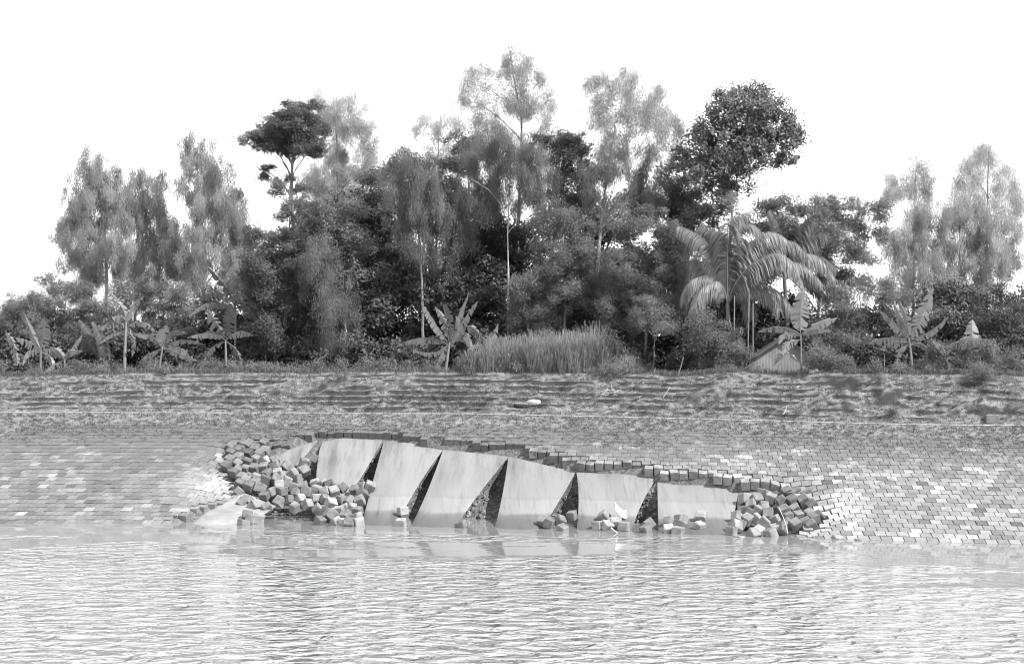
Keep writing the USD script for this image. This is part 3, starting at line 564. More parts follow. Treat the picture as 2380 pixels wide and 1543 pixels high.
def crown(blobs, Y, style, r, spread=1.0, tau=None):
    P = STY[style]; cs, ax, nr, Ls, Ws, tn = [], [], [], [], [], []
    for bx_, by_, rx, ry in blobs:
        s = Y / F; cen = at(bx_, by_, Y) + [0, r.uniform(-1, 1) * 0.9 * spread, 0]; rad = np.array([rx * s, max(0.5, 0.8 * (rx + ry) * s / 2), ry * s]) * {'weep': 1.36, 'airy': 1.4, 'filler': 1.15, 'tier': 1.22}.get(style, 1.25)
        area_ = np.pi * rad[0] * rad[2]; a = 0.5 * P['L'] * P['W']
        nl = int((tau or P['tau']) * area_ * 2.0 / a); nc = max(5, int(P['cd'] * area_))
        d = r.normal(size=(nc, 3)); d /= np.linalg.norm(d, axis=1, keepdims=True); rr = r.random(nc) ** P['sh']
        cc = cen + d * rr[:, None] * rad; crad = P['rc'] * r.uniform(0.55, 1.3, nc) * min(1.0, 0.5 + rad[0] / 1.6)
        wgt = crad ** 2; wgt /= wgt.sum(); k = r.choice(nc, nl, p=wgt)
        off = r.normal(0, 0.55, (nl, 3)) * crad[k][:, None] * [1, 1, P['vs']]
        if P['vs'] > 1.2: off[:, 2] -= 0.5 * crad[k]
        c = cc[k] + off
        a_ = r.normal(size=(nl, 3)); a_ /= np.linalg.norm(a_, axis=1, keepdims=True); a_ = a_ * (1 - P['droop']) + np.array([0, 0, -1]) * P['droop']
        n_ = r.normal(size=(nl, 3)); n_ /= np.linalg.norm(n_, axis=1, keepdims=True); od = cc[k] - cen + 1.2 * off; od /= np.linalg.norm(od, axis=1, keepdims=True) + 1e-9; n_ = n_ * 0.55 + od * 0.75 + np.array([0, 0, 1.0]) * P['up'] * 0.7
        ct = r.normal(1.0, 0.14, nc)
        cs.append(c); ax.append(a_); nr.append(n_); Ls.append(P['L'] * r.uniform(0.65, 1.3, nl)); Ws.append(P['W'] * r.uniform(0.7, 1.25, nl)); tn.append(ct[k] * r.normal(1.0, 0.1, nl))
    c = np.vstack(cs); V, Fq = diamonds(c, np.vstack(ax), np.vstack(nr), np.concatenate(Ls), np.concatenate(Ws))
    return (V, Fq), np.repeat(np.clip(np.concatenate(tn), 0.4, 1.8), 3)
total_leaves = 0
def tree(name, label, cat, dY, trunk, tr, blobs, style, leafmat, bark='bark_grey', seed=0, limbs=9, group=None, spread=1.0, tau=None):
    global total_leaves
    r = np.random.default_rng(seed + 100)
    bx_ = np.mean([b[0] for b in blobs]); Y = Ycr(bx_) + dY
    t = thing(name, label, cat, group)
    tp = [at(x, y, Y) for x, y in trunk]
    base = tp[0].copy(); base[2] = min(base[2], 5.9)
    if tp[0][2] > 6.0: tp = [np.array([tp[0][0], Y, 5.9])] + tp
    Pt = curve(tp, 16); R = np.linspace(tr, tr * (0.45 if style == 'tier' else 0.14), 16); Pt[1:-1] += r.normal(0, 0.02, (14, 3))
    obj('trunk', tube(Pt, R, 9), bark, t, smooth=True)
    big = sorted(range(len(blobs)), key=lambda i: -blobs[i][2] * blobs[i][3])[:limbs]
    for i in big:
        q = at(blobs[i][0], blobs[i][1], Y) + [0, r.normal(0, 0.4), 0]
        lower = np.where(Pt[:, 2] < q[2] - 0.15)[0]
        if len(lower) < 3: continue
        j = lower[np.argmin(np.abs(Pt[lower, 2] - (q[2] - 0.75 * abs(q[0] - Pt[lower[-1], 0]) - 0.6)))]
        j = max(j, 2); s0 = Pt[j]
        if np.linalg.norm(q - s0) < 0.3: continue
        mid = (s0 + q) / 2 + [0, 0, 0.12 * np.linalg.norm(q - s0)] + r.normal(0, 0.08, 3)
        c = curve([s0, mid, q], 9); c[1:-1] += r.normal(0, 0.025, (7, 3))
        obj('limb', tube(c, np.linspace(R[j] * 0.6, 0.012, 9), 6), bark, t, smooth=True)
    m, tn = crown(blobs, Y, style, r, spread, tau); total_leaves += len(m[1])
    obj('crown', m, leafmat, t, tone=tn)

T1 = 'tree'
tree('eucalyptus_tree', 'pale drooping eucalyptus, leftmost tall tree against the sky', T1, 9, [(246, 870), (248, 660), (235, 480), (220, 390)], 0.17,
     [(218, 390, 42, 36), (185, 455, 40, 45), (235, 460, 50, 55), (165, 520, 34, 42), (215, 545, 55, 55), (270, 500, 38, 60), (160, 590, 34, 42), (225, 620, 55, 48), (285, 590, 38, 60), (255, 415, 24, 28), (150, 555, 24, 20), (195, 640, 30, 40)], 'weep', 'leaf_pale', 'bark_pale', 1)
tree('eucalyptus_tree', 'pale eucalyptus with ragged top, second tall tree from the left', T1, 10, [(314, 870), (314, 640), (325, 500), (335, 410)], 0.16,
     [(330, 405, 26, 26), (325, 455, 36, 40), (365, 450, 26, 40), (340, 520, 50, 45), (385, 540, 35, 50), (315, 590, 38, 55), (370, 610, 55, 45), (400, 580, 35, 40), (330, 650, 50, 40), (300, 480, 24, 40)], 'weep', 'leaf_pale', 'bark_pale', 2)
tree('eucalyptus_tree', 'rounded eucalyptus with pointed top, third tall tree from the left', T1, 9, [(475, 870), (472, 650), (465, 500), (455, 350)], 0.16,
     [(450, 345, 30, 28), (440, 395, 32, 38), (485, 385, 36, 42), (515, 430, 36, 45), (470, 460, 48, 42), (535, 490, 30, 50), (500, 530, 50, 45), (445, 540, 40, 42), (550, 550, 36, 50), (470, 600, 55, 50), (540, 610, 45, 45), (430, 620, 40, 45), (575, 590, 26, 50)], 'weep', 'leaf_pale', 'bark_grey', 3)
tree('umbrella_tree', 'dark flat-topped tree with bare pale trunk left of centre', T1, 9, [(680, 870), (681, 560), (677, 440), (682, 345)], 0.2,
     [(665, 300, 66, 32), (705, 275, 46, 36), (640, 328, 60, 22), (715, 325, 34, 34), (702, 252, 34, 20), (690, 272, 44, 20), (735, 290, 20, 34), (655, 283, 46, 20), (620, 308, 46, 24), (690, 310, 60, 26), (600, 325, 30, 20), (650, 338, 56, 22), (715, 340, 38, 26), (612, 392, 20, 20), (735, 345, 16, 20), (625, 352, 24, 12)], 'tier', 'leaf_dark', 'bark_grey', 4, limbs=18, spread=1.3)
tree('young_tree', 'small dark leafy tree around the foot of the flat-topped tree trunk', T1, 8.5, [(676, 870), (674, 600), (672, 430)], 0.08,
     [(655, 420, 24, 12), (650, 445, 26, 15), (690, 440, 24, 16), (665, 480, 30, 16), (700, 485, 32, 16), (650, 505, 20, 12), (720, 520, 34, 14), (670, 545, 50, 18), (625, 548, 34, 10)], 'tier', 'leaf_mid', 'bark_grey', 5)
tree('eucalyptus_tree', 'tall pale eucalyptus right behind the flat-topped tree', T1, 14, [(784, 870), (786, 480), (784, 350), (775, 230)], 0.17,
     [(745, 230, 16, 28), (765, 255, 24, 28), (805, 235, 40, 26), (785, 290, 40, 40), (825, 290, 26, 32), (858, 300, 16, 36), (850, 350, 24, 32), (790, 360, 42, 40), (745, 395, 36, 34), (800, 420, 50, 36), (850, 400, 34, 36), (760, 450, 40, 36), (730, 430, 34, 30), (820, 470, 40, 30)], 'airy', 'leaf_faint', 'bark_grey', 6)
tree('eucalyptus_tree', 'small thin pale tree showing sky, left of the tallest tree', T1, 15, [(1010, 870), (1015, 500), (1020, 320)], 0.12,
     [(985, 290, 26, 20), (1025, 272, 34, 18), (1062, 290, 26, 22), (1015, 315, 28, 22), (965, 310, 14, 20), (1040, 345, 24, 26), (1000, 360, 30, 30), (940, 365, 34, 24), (1030, 390, 36, 28), (975, 395, 40, 26)], 'airy', 'leaf_faint', 'bark_grey', 7, tau=0.65)
tree('eucalyptus_tree', 'tallest thin airy tree in the middle reaching highest into the sky', T1, 13, [(1195, 870), (1205, 500), (1213, 300), (1195, 190), (1186, 120)], 0.2,
     [(1183, 122, 18, 20), (1178, 150, 12, 30), (1225, 135, 36, 24), (1205, 175, 38, 34), (1250, 175, 30, 20), (1095, 165, 28, 18), (1135, 165, 26, 18), (1090, 195, 30, 28), (1135, 205, 30, 22), (1085, 232, 26, 20), (1120, 240, 26, 18), (1215, 225, 48, 34), (1270, 215, 26, 30), (1180, 255, 32, 28), (1230, 260, 34, 26), (1285, 270, 20, 24), (1115, 290, 36, 26), (1165, 300, 34, 20), (1265, 300, 20, 24), (1140, 320, 40, 24), (1195, 330, 30, 26), (1150, 270, 20, 20)], 'airy', 'leaf_pale', 'bark_grey', 8, limbs=14, tau=0.75)
tree('eucalyptus_tree', 'broad airy tree with forked white trunk right of centre', T1, 7, [(1380, 870), (1388, 640), (1400, 500), (1412, 400), (1440, 260)], 0.17,
     [(1385, 185, 28, 20), (1365, 200, 16, 16), (1450, 170, 36, 18), (1415, 205, 40, 24), (1465, 215, 40, 28), (1535, 205, 24, 20), (1515, 235, 34, 26), (1400, 245, 36, 24), (1450, 262, 44, 28), (1510, 285, 50, 32), (1570, 270, 28, 24), (1400, 290, 30, 22), (1550, 320, 34, 24), (1460, 318, 46, 28), (1405, 345, 26, 24), (1510, 350, 46, 24), (1440, 370, 44, 26), (1580, 300, 18, 18), (1560, 360, 18, 16)], 'airy', 'leaf_pale', 'bark_pale', 9, limbs=14, tau=0.95)
tree('forked_limb_tree', 'slender white-barked tree beside the fork, lower drooping crown right of centre', T1, 6.6, [(1390, 600), (1402, 500), (1425, 440), (1438, 400)], 0.10,
     [(1380, 400, 36, 30), (1430, 392, 44, 26), (1490, 400, 40, 30), (1520, 440, 34, 34), (1470, 440, 40, 30), (1370, 440, 30, 26), (1440, 470, 34, 24), (1500, 480, 40, 24)], 'weep', 'leaf_mid', 'bark_pale', 10, tau=1.2)
tree('round_tree', 'big dark solitary crown standing highest on the right, rounded plumes', T1, 8, [(1690, 870), (1702, 480), (1714, 400), (1718, 300)], 0.18,
     [(1575, 388, 40, 13), (1635, 398, 56, 18), (1600, 345, 30, 20), (1700, 432, 56, 20), (1845, 330, 22, 24), (1745, 202, 36, 18), (1725, 290, 74, 54), (1690, 340, 70, 44), (1775, 310, 60, 44), (1740, 212, 40, 24), (1700, 235, 36, 26), (1785, 235, 32, 24), (1690, 272, 34, 30), (1750, 265, 48, 30), (1810, 280, 36, 28), (1835, 300, 26, 26), (1645, 300, 40, 28), (1710, 310, 50, 34), (1780, 320, 46, 30), (1625, 325, 24, 22), (1675, 345, 44, 24), (1745, 360, 44, 20), (1810, 345, 34, 18), (1830, 375, 26, 12), (1785, 372, 34, 12), (1600, 372, 40, 12), (1650, 378, 46, 18), (1700, 392, 46, 22), (1735, 398, 28, 12), (1685, 420, 40, 18), (1695, 445, 24, 12), (1670, 470, 36, 18), (1640, 510, 44, 26), (1690, 520, 40, 26), (1650, 560, 44, 30)], 'plume', 'leaf_deep', 'bark_grey', 11, limbs=10, spread=1.6)
tree('eucalyptus_tree', 'very pale airy tree, left one of the pale group at far right', T1, 22, [(2122, 870), (2124, 600), (2128, 400)], 0.16,
     [(2130, 382, 32, 22), (2120, 408, 26, 22), (2160, 415, 20, 22), (2082, 425, 32, 24), (2062, 450, 24, 24), (2110, 450, 34, 26), (2150, 445, 28, 24), (2060, 475, 20, 14), (2125, 495, 30, 34), (2110, 545, 30, 30)], 'airy', 'leaf_faint', 'bark_grey', 12, tau=0.8)
tree('eucalyptus_tree', 'very pale tall airy tree at the right edge with pointed top', T1, 21, [(2292, 870), (2294, 600), (2298, 350)], 0.16,
     [(2292, 335, 24, 24), (2280, 362, 30, 24), (2310, 365, 24, 26), (2240, 395, 26, 30), (2225, 425, 26, 34), (2265, 420, 34, 34), (2315, 420, 26, 40), (2300, 470, 44, 34), (2235, 470, 34, 30), (2345, 430, 30, 50), (2360, 500, 34, 50)], 'airy', 'leaf_faint', 'bark_grey', 13, tau=0.72)
tree('weeping_tree', 'pale weeping mass of foliage below the far right airy trees', T1, 18, [(2230, 870), (2232, 700), (2230, 520)], 0.16,
     [(2165, 500, 40, 30), (2230, 500, 50, 34), (2290, 510, 45, 36), (2130, 560, 40, 45), (2190, 560, 45, 45), (2255, 570, 50, 45), (2310, 580, 40, 50), (2150, 630, 45, 40), (2220, 640, 50, 40), (2290, 650, 50, 40), (2355, 590, 40, 60), (2100, 600, 30, 40), (2080, 560, 30, 34), (2180, 690, 50, 34), (2250, 700, 50, 30), (2110, 680, 40, 30)], 'weep', 'leaf_faint', 'bark_grey', 14, tau=1.5)
tree('weeping_tree', 'pale weeping tree hanging over the dark thicket left of centre', T1, 5, [(985, 870), (980, 640), (965, 480)], 0.13,
     [(960, 405, 50, 30), (930, 435, 34, 34), (985, 440, 48, 36), (935, 490, 42, 36), (1000, 490, 46, 40), (1050, 500, 36, 40), (965, 535, 36, 40), (1020, 550, 44, 40), (1065, 545, 28, 34), (1030, 590, 30, 26), (935, 565, 16, 26)], 'weep', 'leaf_mid', 'bark_grey', 15, tau=1.5)
tree('weeping_tree', 'mid grey feathery tree with slim white trunk below the tallest tree', T1, 5.5, [(1181, 640), (1181, 500), (1185, 420), (1190, 360)], 0.09,
     [(1160, 335, 46, 28), (1110, 370, 44, 34), (1185, 370, 56, 36), (1240, 370, 36, 32), (1095, 420, 40, 34), (1150, 420, 46, 36), (1215, 420, 46, 36), (1270, 425, 36, 34), (1110, 470, 36, 30), (1240, 470, 46, 26), (1150, 460, 26, 20)], 'weep', 'leaf_mid', 'bark_pale', 16, tau=1.5)
BUSH = [  # name, label, dY, trunk x, trunk top y, tr, style, leafmat, blobs
    ('bushy_tree', 'tiered bushy tree with light leaf plates left of centre', 5, 760, 520, .12, 'dense', 'leaf_mid', [(740, 480, 45, 22), (800, 490, 40, 22), (720, 525, 50, 24), (780, 530, 50, 26), (820, 560, 30, 34), (745, 570, 45, 24), (690, 560, 45, 24), (800, 600, 36, 30)]),
    ('bushy_tree', 'dark dense tree filling the left of the thicket behind the leaning banana plants', 4.5, 640, 600, .14, 'dense', 'leaf_dark', [(620, 560, 44, 22), (670, 590, 60, 34), (610, 620, 50, 34), (660, 660, 65, 40), (720, 640, 50, 44), (620, 700, 55, 44), (690, 720, 60, 44), (640, 770, 60, 44), (720, 790, 60, 50), (600, 790, 40, 40), (830, 680, 40, 40), (845, 750, 40, 40)]),
    ('dark_tree', 'very dark dense tree between the flat-topped tree and the weeping tree', 10, 880, 480, .16, 'dense', 'leaf_dark', [(870, 440, 40, 30), (850, 500, 50, 40), (910, 500, 44, 50), (880, 560, 60, 50), (830, 580, 40, 40), (940, 600, 60, 40), (880, 640, 70, 50), (960, 660, 60, 50), (1000, 420, 40, 34), (1030, 440, 40, 30), (900, 400, 34, 30), (935, 372, 36, 26)]),
    ('dark_tree', 'dark rounded tree behind the feathery tree in the centre', 11, 1090, 360, .16, 'dense', 'leaf_dark', [(1075, 340, 36, 28), (1110, 345, 30, 26), (1060, 380, 36, 30), (1120, 520, 50, 40), (1090, 470, 40, 40), (1080, 590, 50, 40), (1150, 560, 40, 50), (1110, 640, 50, 40), (1130, 720, 50, 40), (1060, 720, 44, 40)]),
    ('dark_tree', 'dark tree showing gaps of sky between the central and forked trees', 10, 1310, 340, .15, 'dense', 'leaf_dark', [(1260, 340, 36, 22), (1310, 335, 40, 26), (1345, 350, 34, 30), (1290, 380, 36, 30), (1340, 400, 40, 34), (1300, 430, 36, 30), (1350, 460, 34, 28), (1310, 320, 16, 20), (1345, 325, 16, 22)]),
    ('bushy_tree', 'light fluffy bushy tree in the centre behind the reeds', 4, 1310, 560, .12, 'mid', 'leaf_mid', [(1290, 500, 40, 26), (1330, 530, 38, 34), (1270, 550, 38, 34), (1345, 590, 36, 40), (1290, 610, 46, 40), (1330, 660, 50, 40), (1265, 650, 36, 40), (1380, 650, 40, 40), (1310, 710, 60, 34)]),
    ('bushy_tree', 'small pale round bush in front of the dark centre thicket', 3.2, 1225, 690, .07, 'mid', 'leaf_mid', [(1220, 660, 28, 18), (1205, 690, 28, 26), (1245, 700, 34, 30), (1215, 730, 40, 28), (1260, 745, 36, 26)]),
    ('bushy_tree', 'broad mid grey tree right of the white forked trunk', 4.5, 1500, 560, .14, 'mid', 'leaf_mid', [(1450, 530, 44, 30), (1510, 520, 44, 28), (1560, 550, 40, 34), (1470, 580, 50, 36), (1540, 600, 50, 36), (1430, 620, 44, 36), (1500, 650, 56, 36), (1580, 640, 44, 40), (1450, 690, 50, 36), (1420, 720, 40, 34), (1490, 750, 44, 34), (1540, 710, 56, 36), (1610, 700, 36, 40)]),
    ('dark_tree', 'dark tree with sky gaps left of the big solitary crown', 11, 1590, 450, .14, 'dense', 'leaf_mid', [(1560, 425, 30, 18), (1600, 420, 34, 20), (1570, 455, 40, 24), (1620, 450, 30, 18), (1590, 485, 44, 18), (1540, 480, 30, 24), (1630, 490, 24, 14)]),
    ('bushy_tree', 'mid grey bushy tree with sky gaps right behind the palm', 9, 1900, 520, .15, 'dense', 'leaf_mid', [(1850, 545, 50, 36), (1800, 560, 50, 40), (1785, 525, 40, 30), (1770, 610, 50, 40), (1830, 610, 50, 40), (1790, 480, 34, 20), (1840, 480, 30, 22), (1905, 470, 30, 18), (1960, 485, 40, 24), (1890, 510, 46, 30), (1950, 530, 46, 26), (2010, 500, 36, 24), (2040, 490, 26, 20), (1900, 560, 50, 34), (1970, 570, 40, 24), (2030, 550, 34, 22), (1930, 610, 50, 30), (2010, 600, 34, 18), (1960, 640, 40, 24)]),
    ('bushy_tree', 'loose leafy tree low on the right between palm and banana plants', 6, 2000, 680, .1, 'mid', 'leaf_mid', [(1960, 690, 46, 26), (2020, 670, 44, 22), (2070, 690, 40, 26), (1930, 740, 50, 34), (2000, 740, 50, 34), (2060, 750, 40, 30), (1900, 790, 40, 34), (1970, 800, 50, 30)]),
    ('shrub', 'feathery pale shrub at the left edge against the sky', 6, 150, 700, .07, 'mid', 'leaf_mid', [(110, 650, 24, 12), (135, 670, 30, 16), (175, 680, 40, 22), (130, 710, 50, 26), (200, 720, 50, 30), (80, 710, 40, 24), (60, 740, 50, 34), (20, 720, 40, 30), (10, 770, 50, 40)]),
    ('shrub', 'leafy shrub behind the tall slim banana plant on the left', 5.5, 350, 700, .09, 'mid', 'leaf_mid', [(300, 690, 50, 30), (370, 680, 50, 34), (430, 690, 50, 34), (260, 730, 50, 34), (340, 740, 60, 34), (420, 750, 50, 34), (500, 700, 40, 40), (220, 770, 50, 34), (160, 770, 50, 34)]),
    ('bushy_tree', 'dark drooping tree with thin pale trunk in front of the thicket', 3.0, 800, 640, .05, 'weep', 'leaf_mid', [(740, 590, 34, 26), (770, 630, 36, 34), (745, 670, 34, 30), (790, 690, 36, 36), (765, 720, 34, 30), (800, 750, 34, 36), (780, 790, 30, 26), (720, 620, 26, 26)]),
    ('sapling', 'slim sapling with light leaves right of the reeds', 1.2, 1518, 740, .04, 'mid', 'leaf_mid', [(1500, 700, 22, 14), (1525, 720, 26, 18), (1505, 745, 26, 18), (1545, 755, 22, 16), (1480, 735, 16, 14)]),
    ('shrub', 'light leafy shrub at the left foot of the tin shed', 1.5, 1690, 800, .05, 'mid', 'leaf_mid', [(1670, 770, 34, 26), (1640, 800, 36, 30), (1700, 800, 36, 28), (1720, 835, 30, 28), (1670, 840, 40, 26), (1625, 760, 30, 30)]),
    ('shrub', 'grassy grey shrub mass at the lower right edge of the bank', 1.8, 2240, 810, .05, 'mid', 'leaf_mid', [(2200, 820, 34, 22), (2240, 810, 40, 20), (2285, 820, 40, 24), (2220, 850, 46, 22), (2290, 850, 46, 22), (2340, 850, 40, 26), (2150, 850, 30, 20)]),
    ('dark_tree', 'dark palm-like thicket tree at the far right edge', 5, 2320, 700, .1, 'dense', 'leaf_dark', [(2320, 690, 24, 30), (2310, 740, 30, 34), (2340, 780, 34, 40), (2370, 720, 34, 50), (2270, 700, 20, 24)]),
    ('shrub', 'pale feathery shrub between the tin shed and the bamboo fence', 0.6, 1900, 840, .03, 'mid', 'leaf_mid', [(1905, 838, 24, 18), (1925, 840, 28, 20), (1960, 845, 24, 14), (1905, 815, 20, 14)]),
    ('shrub', 'low shrub with clustered leaves at the right end of the reeds', 0.9, 1465, 850, .03, 'dense', 'leaf_mid', [(1450, 850, 18, 10), (1475, 855, 20, 10), (1500, 858, 14, 8), (1435, 858, 14, 8)]),
]
for i, (nm, lab, dY, tx, ty, tr, sty, lm, bl) in enumerate(BUSH):
    tree(nm, lab, 'shrub' if nm == 'shrub' else 'tree', dY, [(tx, 870), (tx + 3, (870 + ty) / 2), (tx - 2, ty)], tr, bl, sty, lm, 'bark_grey' if lm != 'leaf_dark' else 'bark_dark', 40 + i, limbs=6)
# thicket that closes the view behind
r = np.random.default_rng(3); parts, tns = [], []
for (x0, x1, y0, y1, dY, n, sz) in [(560, 1720, 590, 860, 13, 100, 58), (560, 1700, 640, 880, 6.5, 60, 52), (-20, 560, 735, 880, 8, 22, 44), (1700, 2400, 735, 880, 9, 30, 42), (820, 1640, 470, 640, 14, 40, 52), (-30, 560, 790, 880, 5.5, 60, 42), (560, 1720, 790, 880, 4.5, 70, 40), (1700, 2420, 790, 880, 6.5, 70, 40), (1640, 1860, 700, 820, 10, 22, 44), (2080, 2300, 760, 840, 10, 10, 40), (700, 860, 480, 640, 12, 8, 44), (2080, 2420, 680, 800, 16, 16, 44)]:
    for _ in range(n):
        bx_, by_ = r.uniform(x0, x1), r.uniform(y0, y1); Y = Ycr(bx_) + dY + r.uniform(-1.5, 1.5)
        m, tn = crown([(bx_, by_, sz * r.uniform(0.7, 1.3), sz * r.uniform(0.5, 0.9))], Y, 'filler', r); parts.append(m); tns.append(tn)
for x0, x1, rowsy, dY in ((570, 1720, (690, 750, 815), 8.0), (1700, 2640, (760, 815), 8.0), (-250, 570, (780, 825), 7.5)):
    for q in np.arange(x0, x1, 50):
        for w in rowsy:
            bx_, by_ = q + r.uniform(-15, 15), w + r.uniform(-15, 15)
            m, tn = crown([(bx_, by_, 40, 34)], Ycr(bx_) + dY + r.uniform(-1, 1), 'filler', r); parts.append(m); tns.append(tn)
m = cat_mesh(parts); total_leaves += len(m[1])
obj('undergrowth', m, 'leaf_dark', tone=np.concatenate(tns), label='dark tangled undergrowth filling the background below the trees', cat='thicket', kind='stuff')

# low leafy weeds along the crest, round the feet of the plants
r = np.random.default_rng(17); parts, tns = [], []
for _ in range(95):
    bx_ = r.uniform(-20, 2400)
    if 1735 < bx_ < 1885: continue
    m, tn = crown([(bx_, r.uniform(852, 866), r.uniform(9, 26), r.uniform(6, 17))], Ycr(bx_) + r.uniform(0.3, 1.6), 'mid', r); parts.append(m); tns.append(tn)
m = cat_mesh(parts); total_leaves += len(m[1])
obj('crest_weeds', m, 'leaf_mid', tone=np.concatenate(tns), label='low leafy weeds along the crest at the feet of the banana plants', cat='weeds', kind='stuff')

# ------------------------------------------------------------------ banana plants
def banana_leaf(pts, wpx, Y, r, dz=0.0, fold=0.35, torn=0.0):
    n = 19; c2 = curve(np.array(pts, float), n); s = Y / F
    P = np.array([at(x, y, Y) for x, y in c2]); P[:, 1] += dz * np.linspace(0, 1, n) ** 1.3
    t = np.gradient(P, axis=0); t /= np.linalg.norm(t, axis=1, keepdims=True)
    view = np.array([r.normal(0, 0.25), -1.0, 0.45 + r.normal(0, 0.15)]); side = np.cross(t, view); side /= np.linalg.norm(side, axis=1, keepdims=True); nn = np.cross(side, t); 
    u = np.linspace(0, 1, n); w = wpx * s / 2 * np.clip(np.sin(np.pi * np.clip((u - 0.08) / 0.92, 0, 1) ** 0.75), 0.04, 1) ** 0.6
    w = np.where(u < 0.09, 0.03, w); w[-1] = 0.02
    vs, fs = [], []
    for sd in (-1, 1):
        for i in range(n - 1):
            k = len(vs); dr = torn * r.normal(0, 0.35)
            for q in (i, i + 1):
                fo = fold + abs(dr) * 0.9; e = P[q] + sd * side[q] * w[q] * math.cos(fo) - nn[q] * w[q] * math.sin(fo) * 0.5 - np.array([0, 0, w[q] * math.sin(fo) * 0.6])
                if dr: e = e + t[q] * dr * w[q] * 0.9
                vs += [P[q], e]
            fs += [[k, k + 1, k + 3], [k, k + 3, k + 2]] if sd > 0 else [[k, k + 3, k + 1], [k, k + 2, k + 3]]
    rib = tube(P - nn * 0.008, np.linspace(0.03, 0.006, n), 5)
    return cat_mesh([(np.array(vs), np.array(fs)), rib])
def banana(label, dY, stem, leaves, seed, tr=0.10, tone=1.0, torn=0.8):
    r = np.random.default_rng(seed + 500); Y = Ycr(stem[0][0]) + dY
    t = thing('banana_plant', label, 'banana plant')
    P = [at(x, y, Y) for x, y in stem]
    if P[0][2] > 6.6: P = [P[0] * [1, 1, 0] + [0, 0, 6.4]] + P
    obj('trunk', tube(curve(P, 10), np.linspace(tr, tr * 0.45, 10), 9), 'banana_stem', t, smooth=True)
    for pts, w in leaves:
        m = banana_leaf(pts, w * 1.3, Y, r, dz=r.normal(-0.1, 0.35), fold=(r.uniform(0.1, 0.3) if pts[-1][1] < pts[0][1] - 45 and abs(pts[-1][0] - pts[0][0]) < 25 else r.uniform(0.5, 0.95)), torn=torn)
        obj('leaf', m, 'leaf_banana', t, tone=float(np.clip(r.normal(tone, 0.12), 0.5, 1.6)))
banana('banana plant at the left edge with one bright upright leaf', 1.0, [(94, 872), (95, 815)], [([(96, 812), (102, 775), (108, 738)], 30), ([(96, 815), (75, 770), (62, 728)], 20), ([(95, 818), (70, 795), (40, 785)], 22), ([(98, 815), (125, 810), (155, 835)], 22), ([(94, 820), (70, 815), (55, 850)], 18), ([(98, 820), (118, 830), (125, 862)], 16), ([(40, 850), (30, 800), (10, 770)], 22)], 1, tone=1.2)
banana('low banana plant with drooping leaves beside the leftmost one', 0.8, [(150, 872), (150, 838)], [([(150, 838), (135, 815), (118, 806)], 18), ([(150, 838), (172, 800), (190, 775)], 18), ([(150, 836), (185, 845), (198, 868)], 14), ([(148, 838), (125, 848), (105, 868)], 14), ([(152, 838), (165, 815), (195, 815)], 16)], 2)
banana('tall slim banana plant with pale stem on the left', 1.2, [(289, 872), (291, 800), (293, 750)], [([(293, 750), (284, 715), (258, 694)], 24), ([(294, 750), (308, 712), (335, 688)], 20), ([(291, 760), (270, 748), (232, 765)], 18), ([(294, 762), (325, 748), (362, 770)], 16), ([(292, 745), (278, 735), (262, 738)], 22), ([(294, 770), (312, 790), (308, 830)], 14), ([(290, 770), (265, 775), (235, 800)], 12)], 3, tr=0.13, tone=1.1)
banana('second slim banana plant with arching leaves right of the tall slim one', 1.2, [(369, 872), (374, 830), (378, 805)], [([(378, 805), (380, 780), (388, 755)], 24), ([(379, 805), (405, 770), (440, 775)], 16), ([(380, 808), (425, 790), (470, 800)], 14), ([(380, 812), (420, 810), (445, 850)], 16), ([(376, 808), (350, 780), (312, 775)], 16), ([(375, 812), (350, 820), (322, 845)], 14), ([(379, 808), (400, 815), (462, 838)], 14)], 4, tr=0.09)
banana('high banana plant with broad upright leaf above the left bushes', 4.5, [(545, 870), (548, 760), (546, 706)], [([(546, 706), (540, 660), (544, 610)], 36), ([(545, 706), (520, 660), (482, 618)], 24), ([(545, 708), (500, 678), (452, 700)], 20), ([(545, 710), (490, 705), (445, 735)], 18), ([(548, 706), (580, 660), (610, 620)], 20), ([(548, 708), (570, 720), (600, 745)], 18)], 5, tr=0.12, tone=0.9)
banana('broad-leaved banana plant in shade left of the dark thicket', 2.2, [(525, 870), (524, 790)], [([(524, 785), (505, 755), (484, 720)], 34), ([(526, 785), (535, 745), (540, 705)], 26), ([(522, 790), (490, 770), (455, 800)], 20), ([(527, 788), (560, 770), (590, 780)], 20), ([(522, 795), (490, 810), (470, 850)], 16), ([(527, 795), (550, 815), (560, 860)], 16), ([(522, 788), (480, 775), (440, 785)], 16)], 6, tr=0.1, tone=0.8)
banana('banana clump with fanned broken leaves left of the reeds', 1.5, [(1035, 872), (1040, 830), (1045, 795)], [([(1040, 795), (1010, 750), (980, 702)], 20), ([(1043, 790), (1030, 740), (1012, 712)], 20), ([(1046, 790), (1045, 745), (1030, 705)], 18), ([(1048, 788), (1065, 735), (1088, 685)], 20), ([(1050, 790), (1080, 740), (1110, 700)], 20), ([(1050, 795), (1088, 758), (1128, 800)], 26), ([(1040, 800), (990, 785), (920, 805)], 18), ([(1042, 800), (1005, 820), (960, 812)], 14), ([(1052, 800), (1082, 775), (1095, 845)], 20), ([(1050, 798), (1065, 750), (1060, 735)], 12), ([(1040, 805), (1020, 835), (1015, 860)], 22)], 7, tr=0.13, tone=1.0)
banana('stub banana shoot with one blunt upright leaf at the left of the reeds', 1.3, [(1128, 865), (1132, 815)], [([(1132, 815), (1145, 785), (1158, 752)], 16), ([(1130, 818), (1110, 800), (1090, 810)], 14)], 8, tr=0.07)
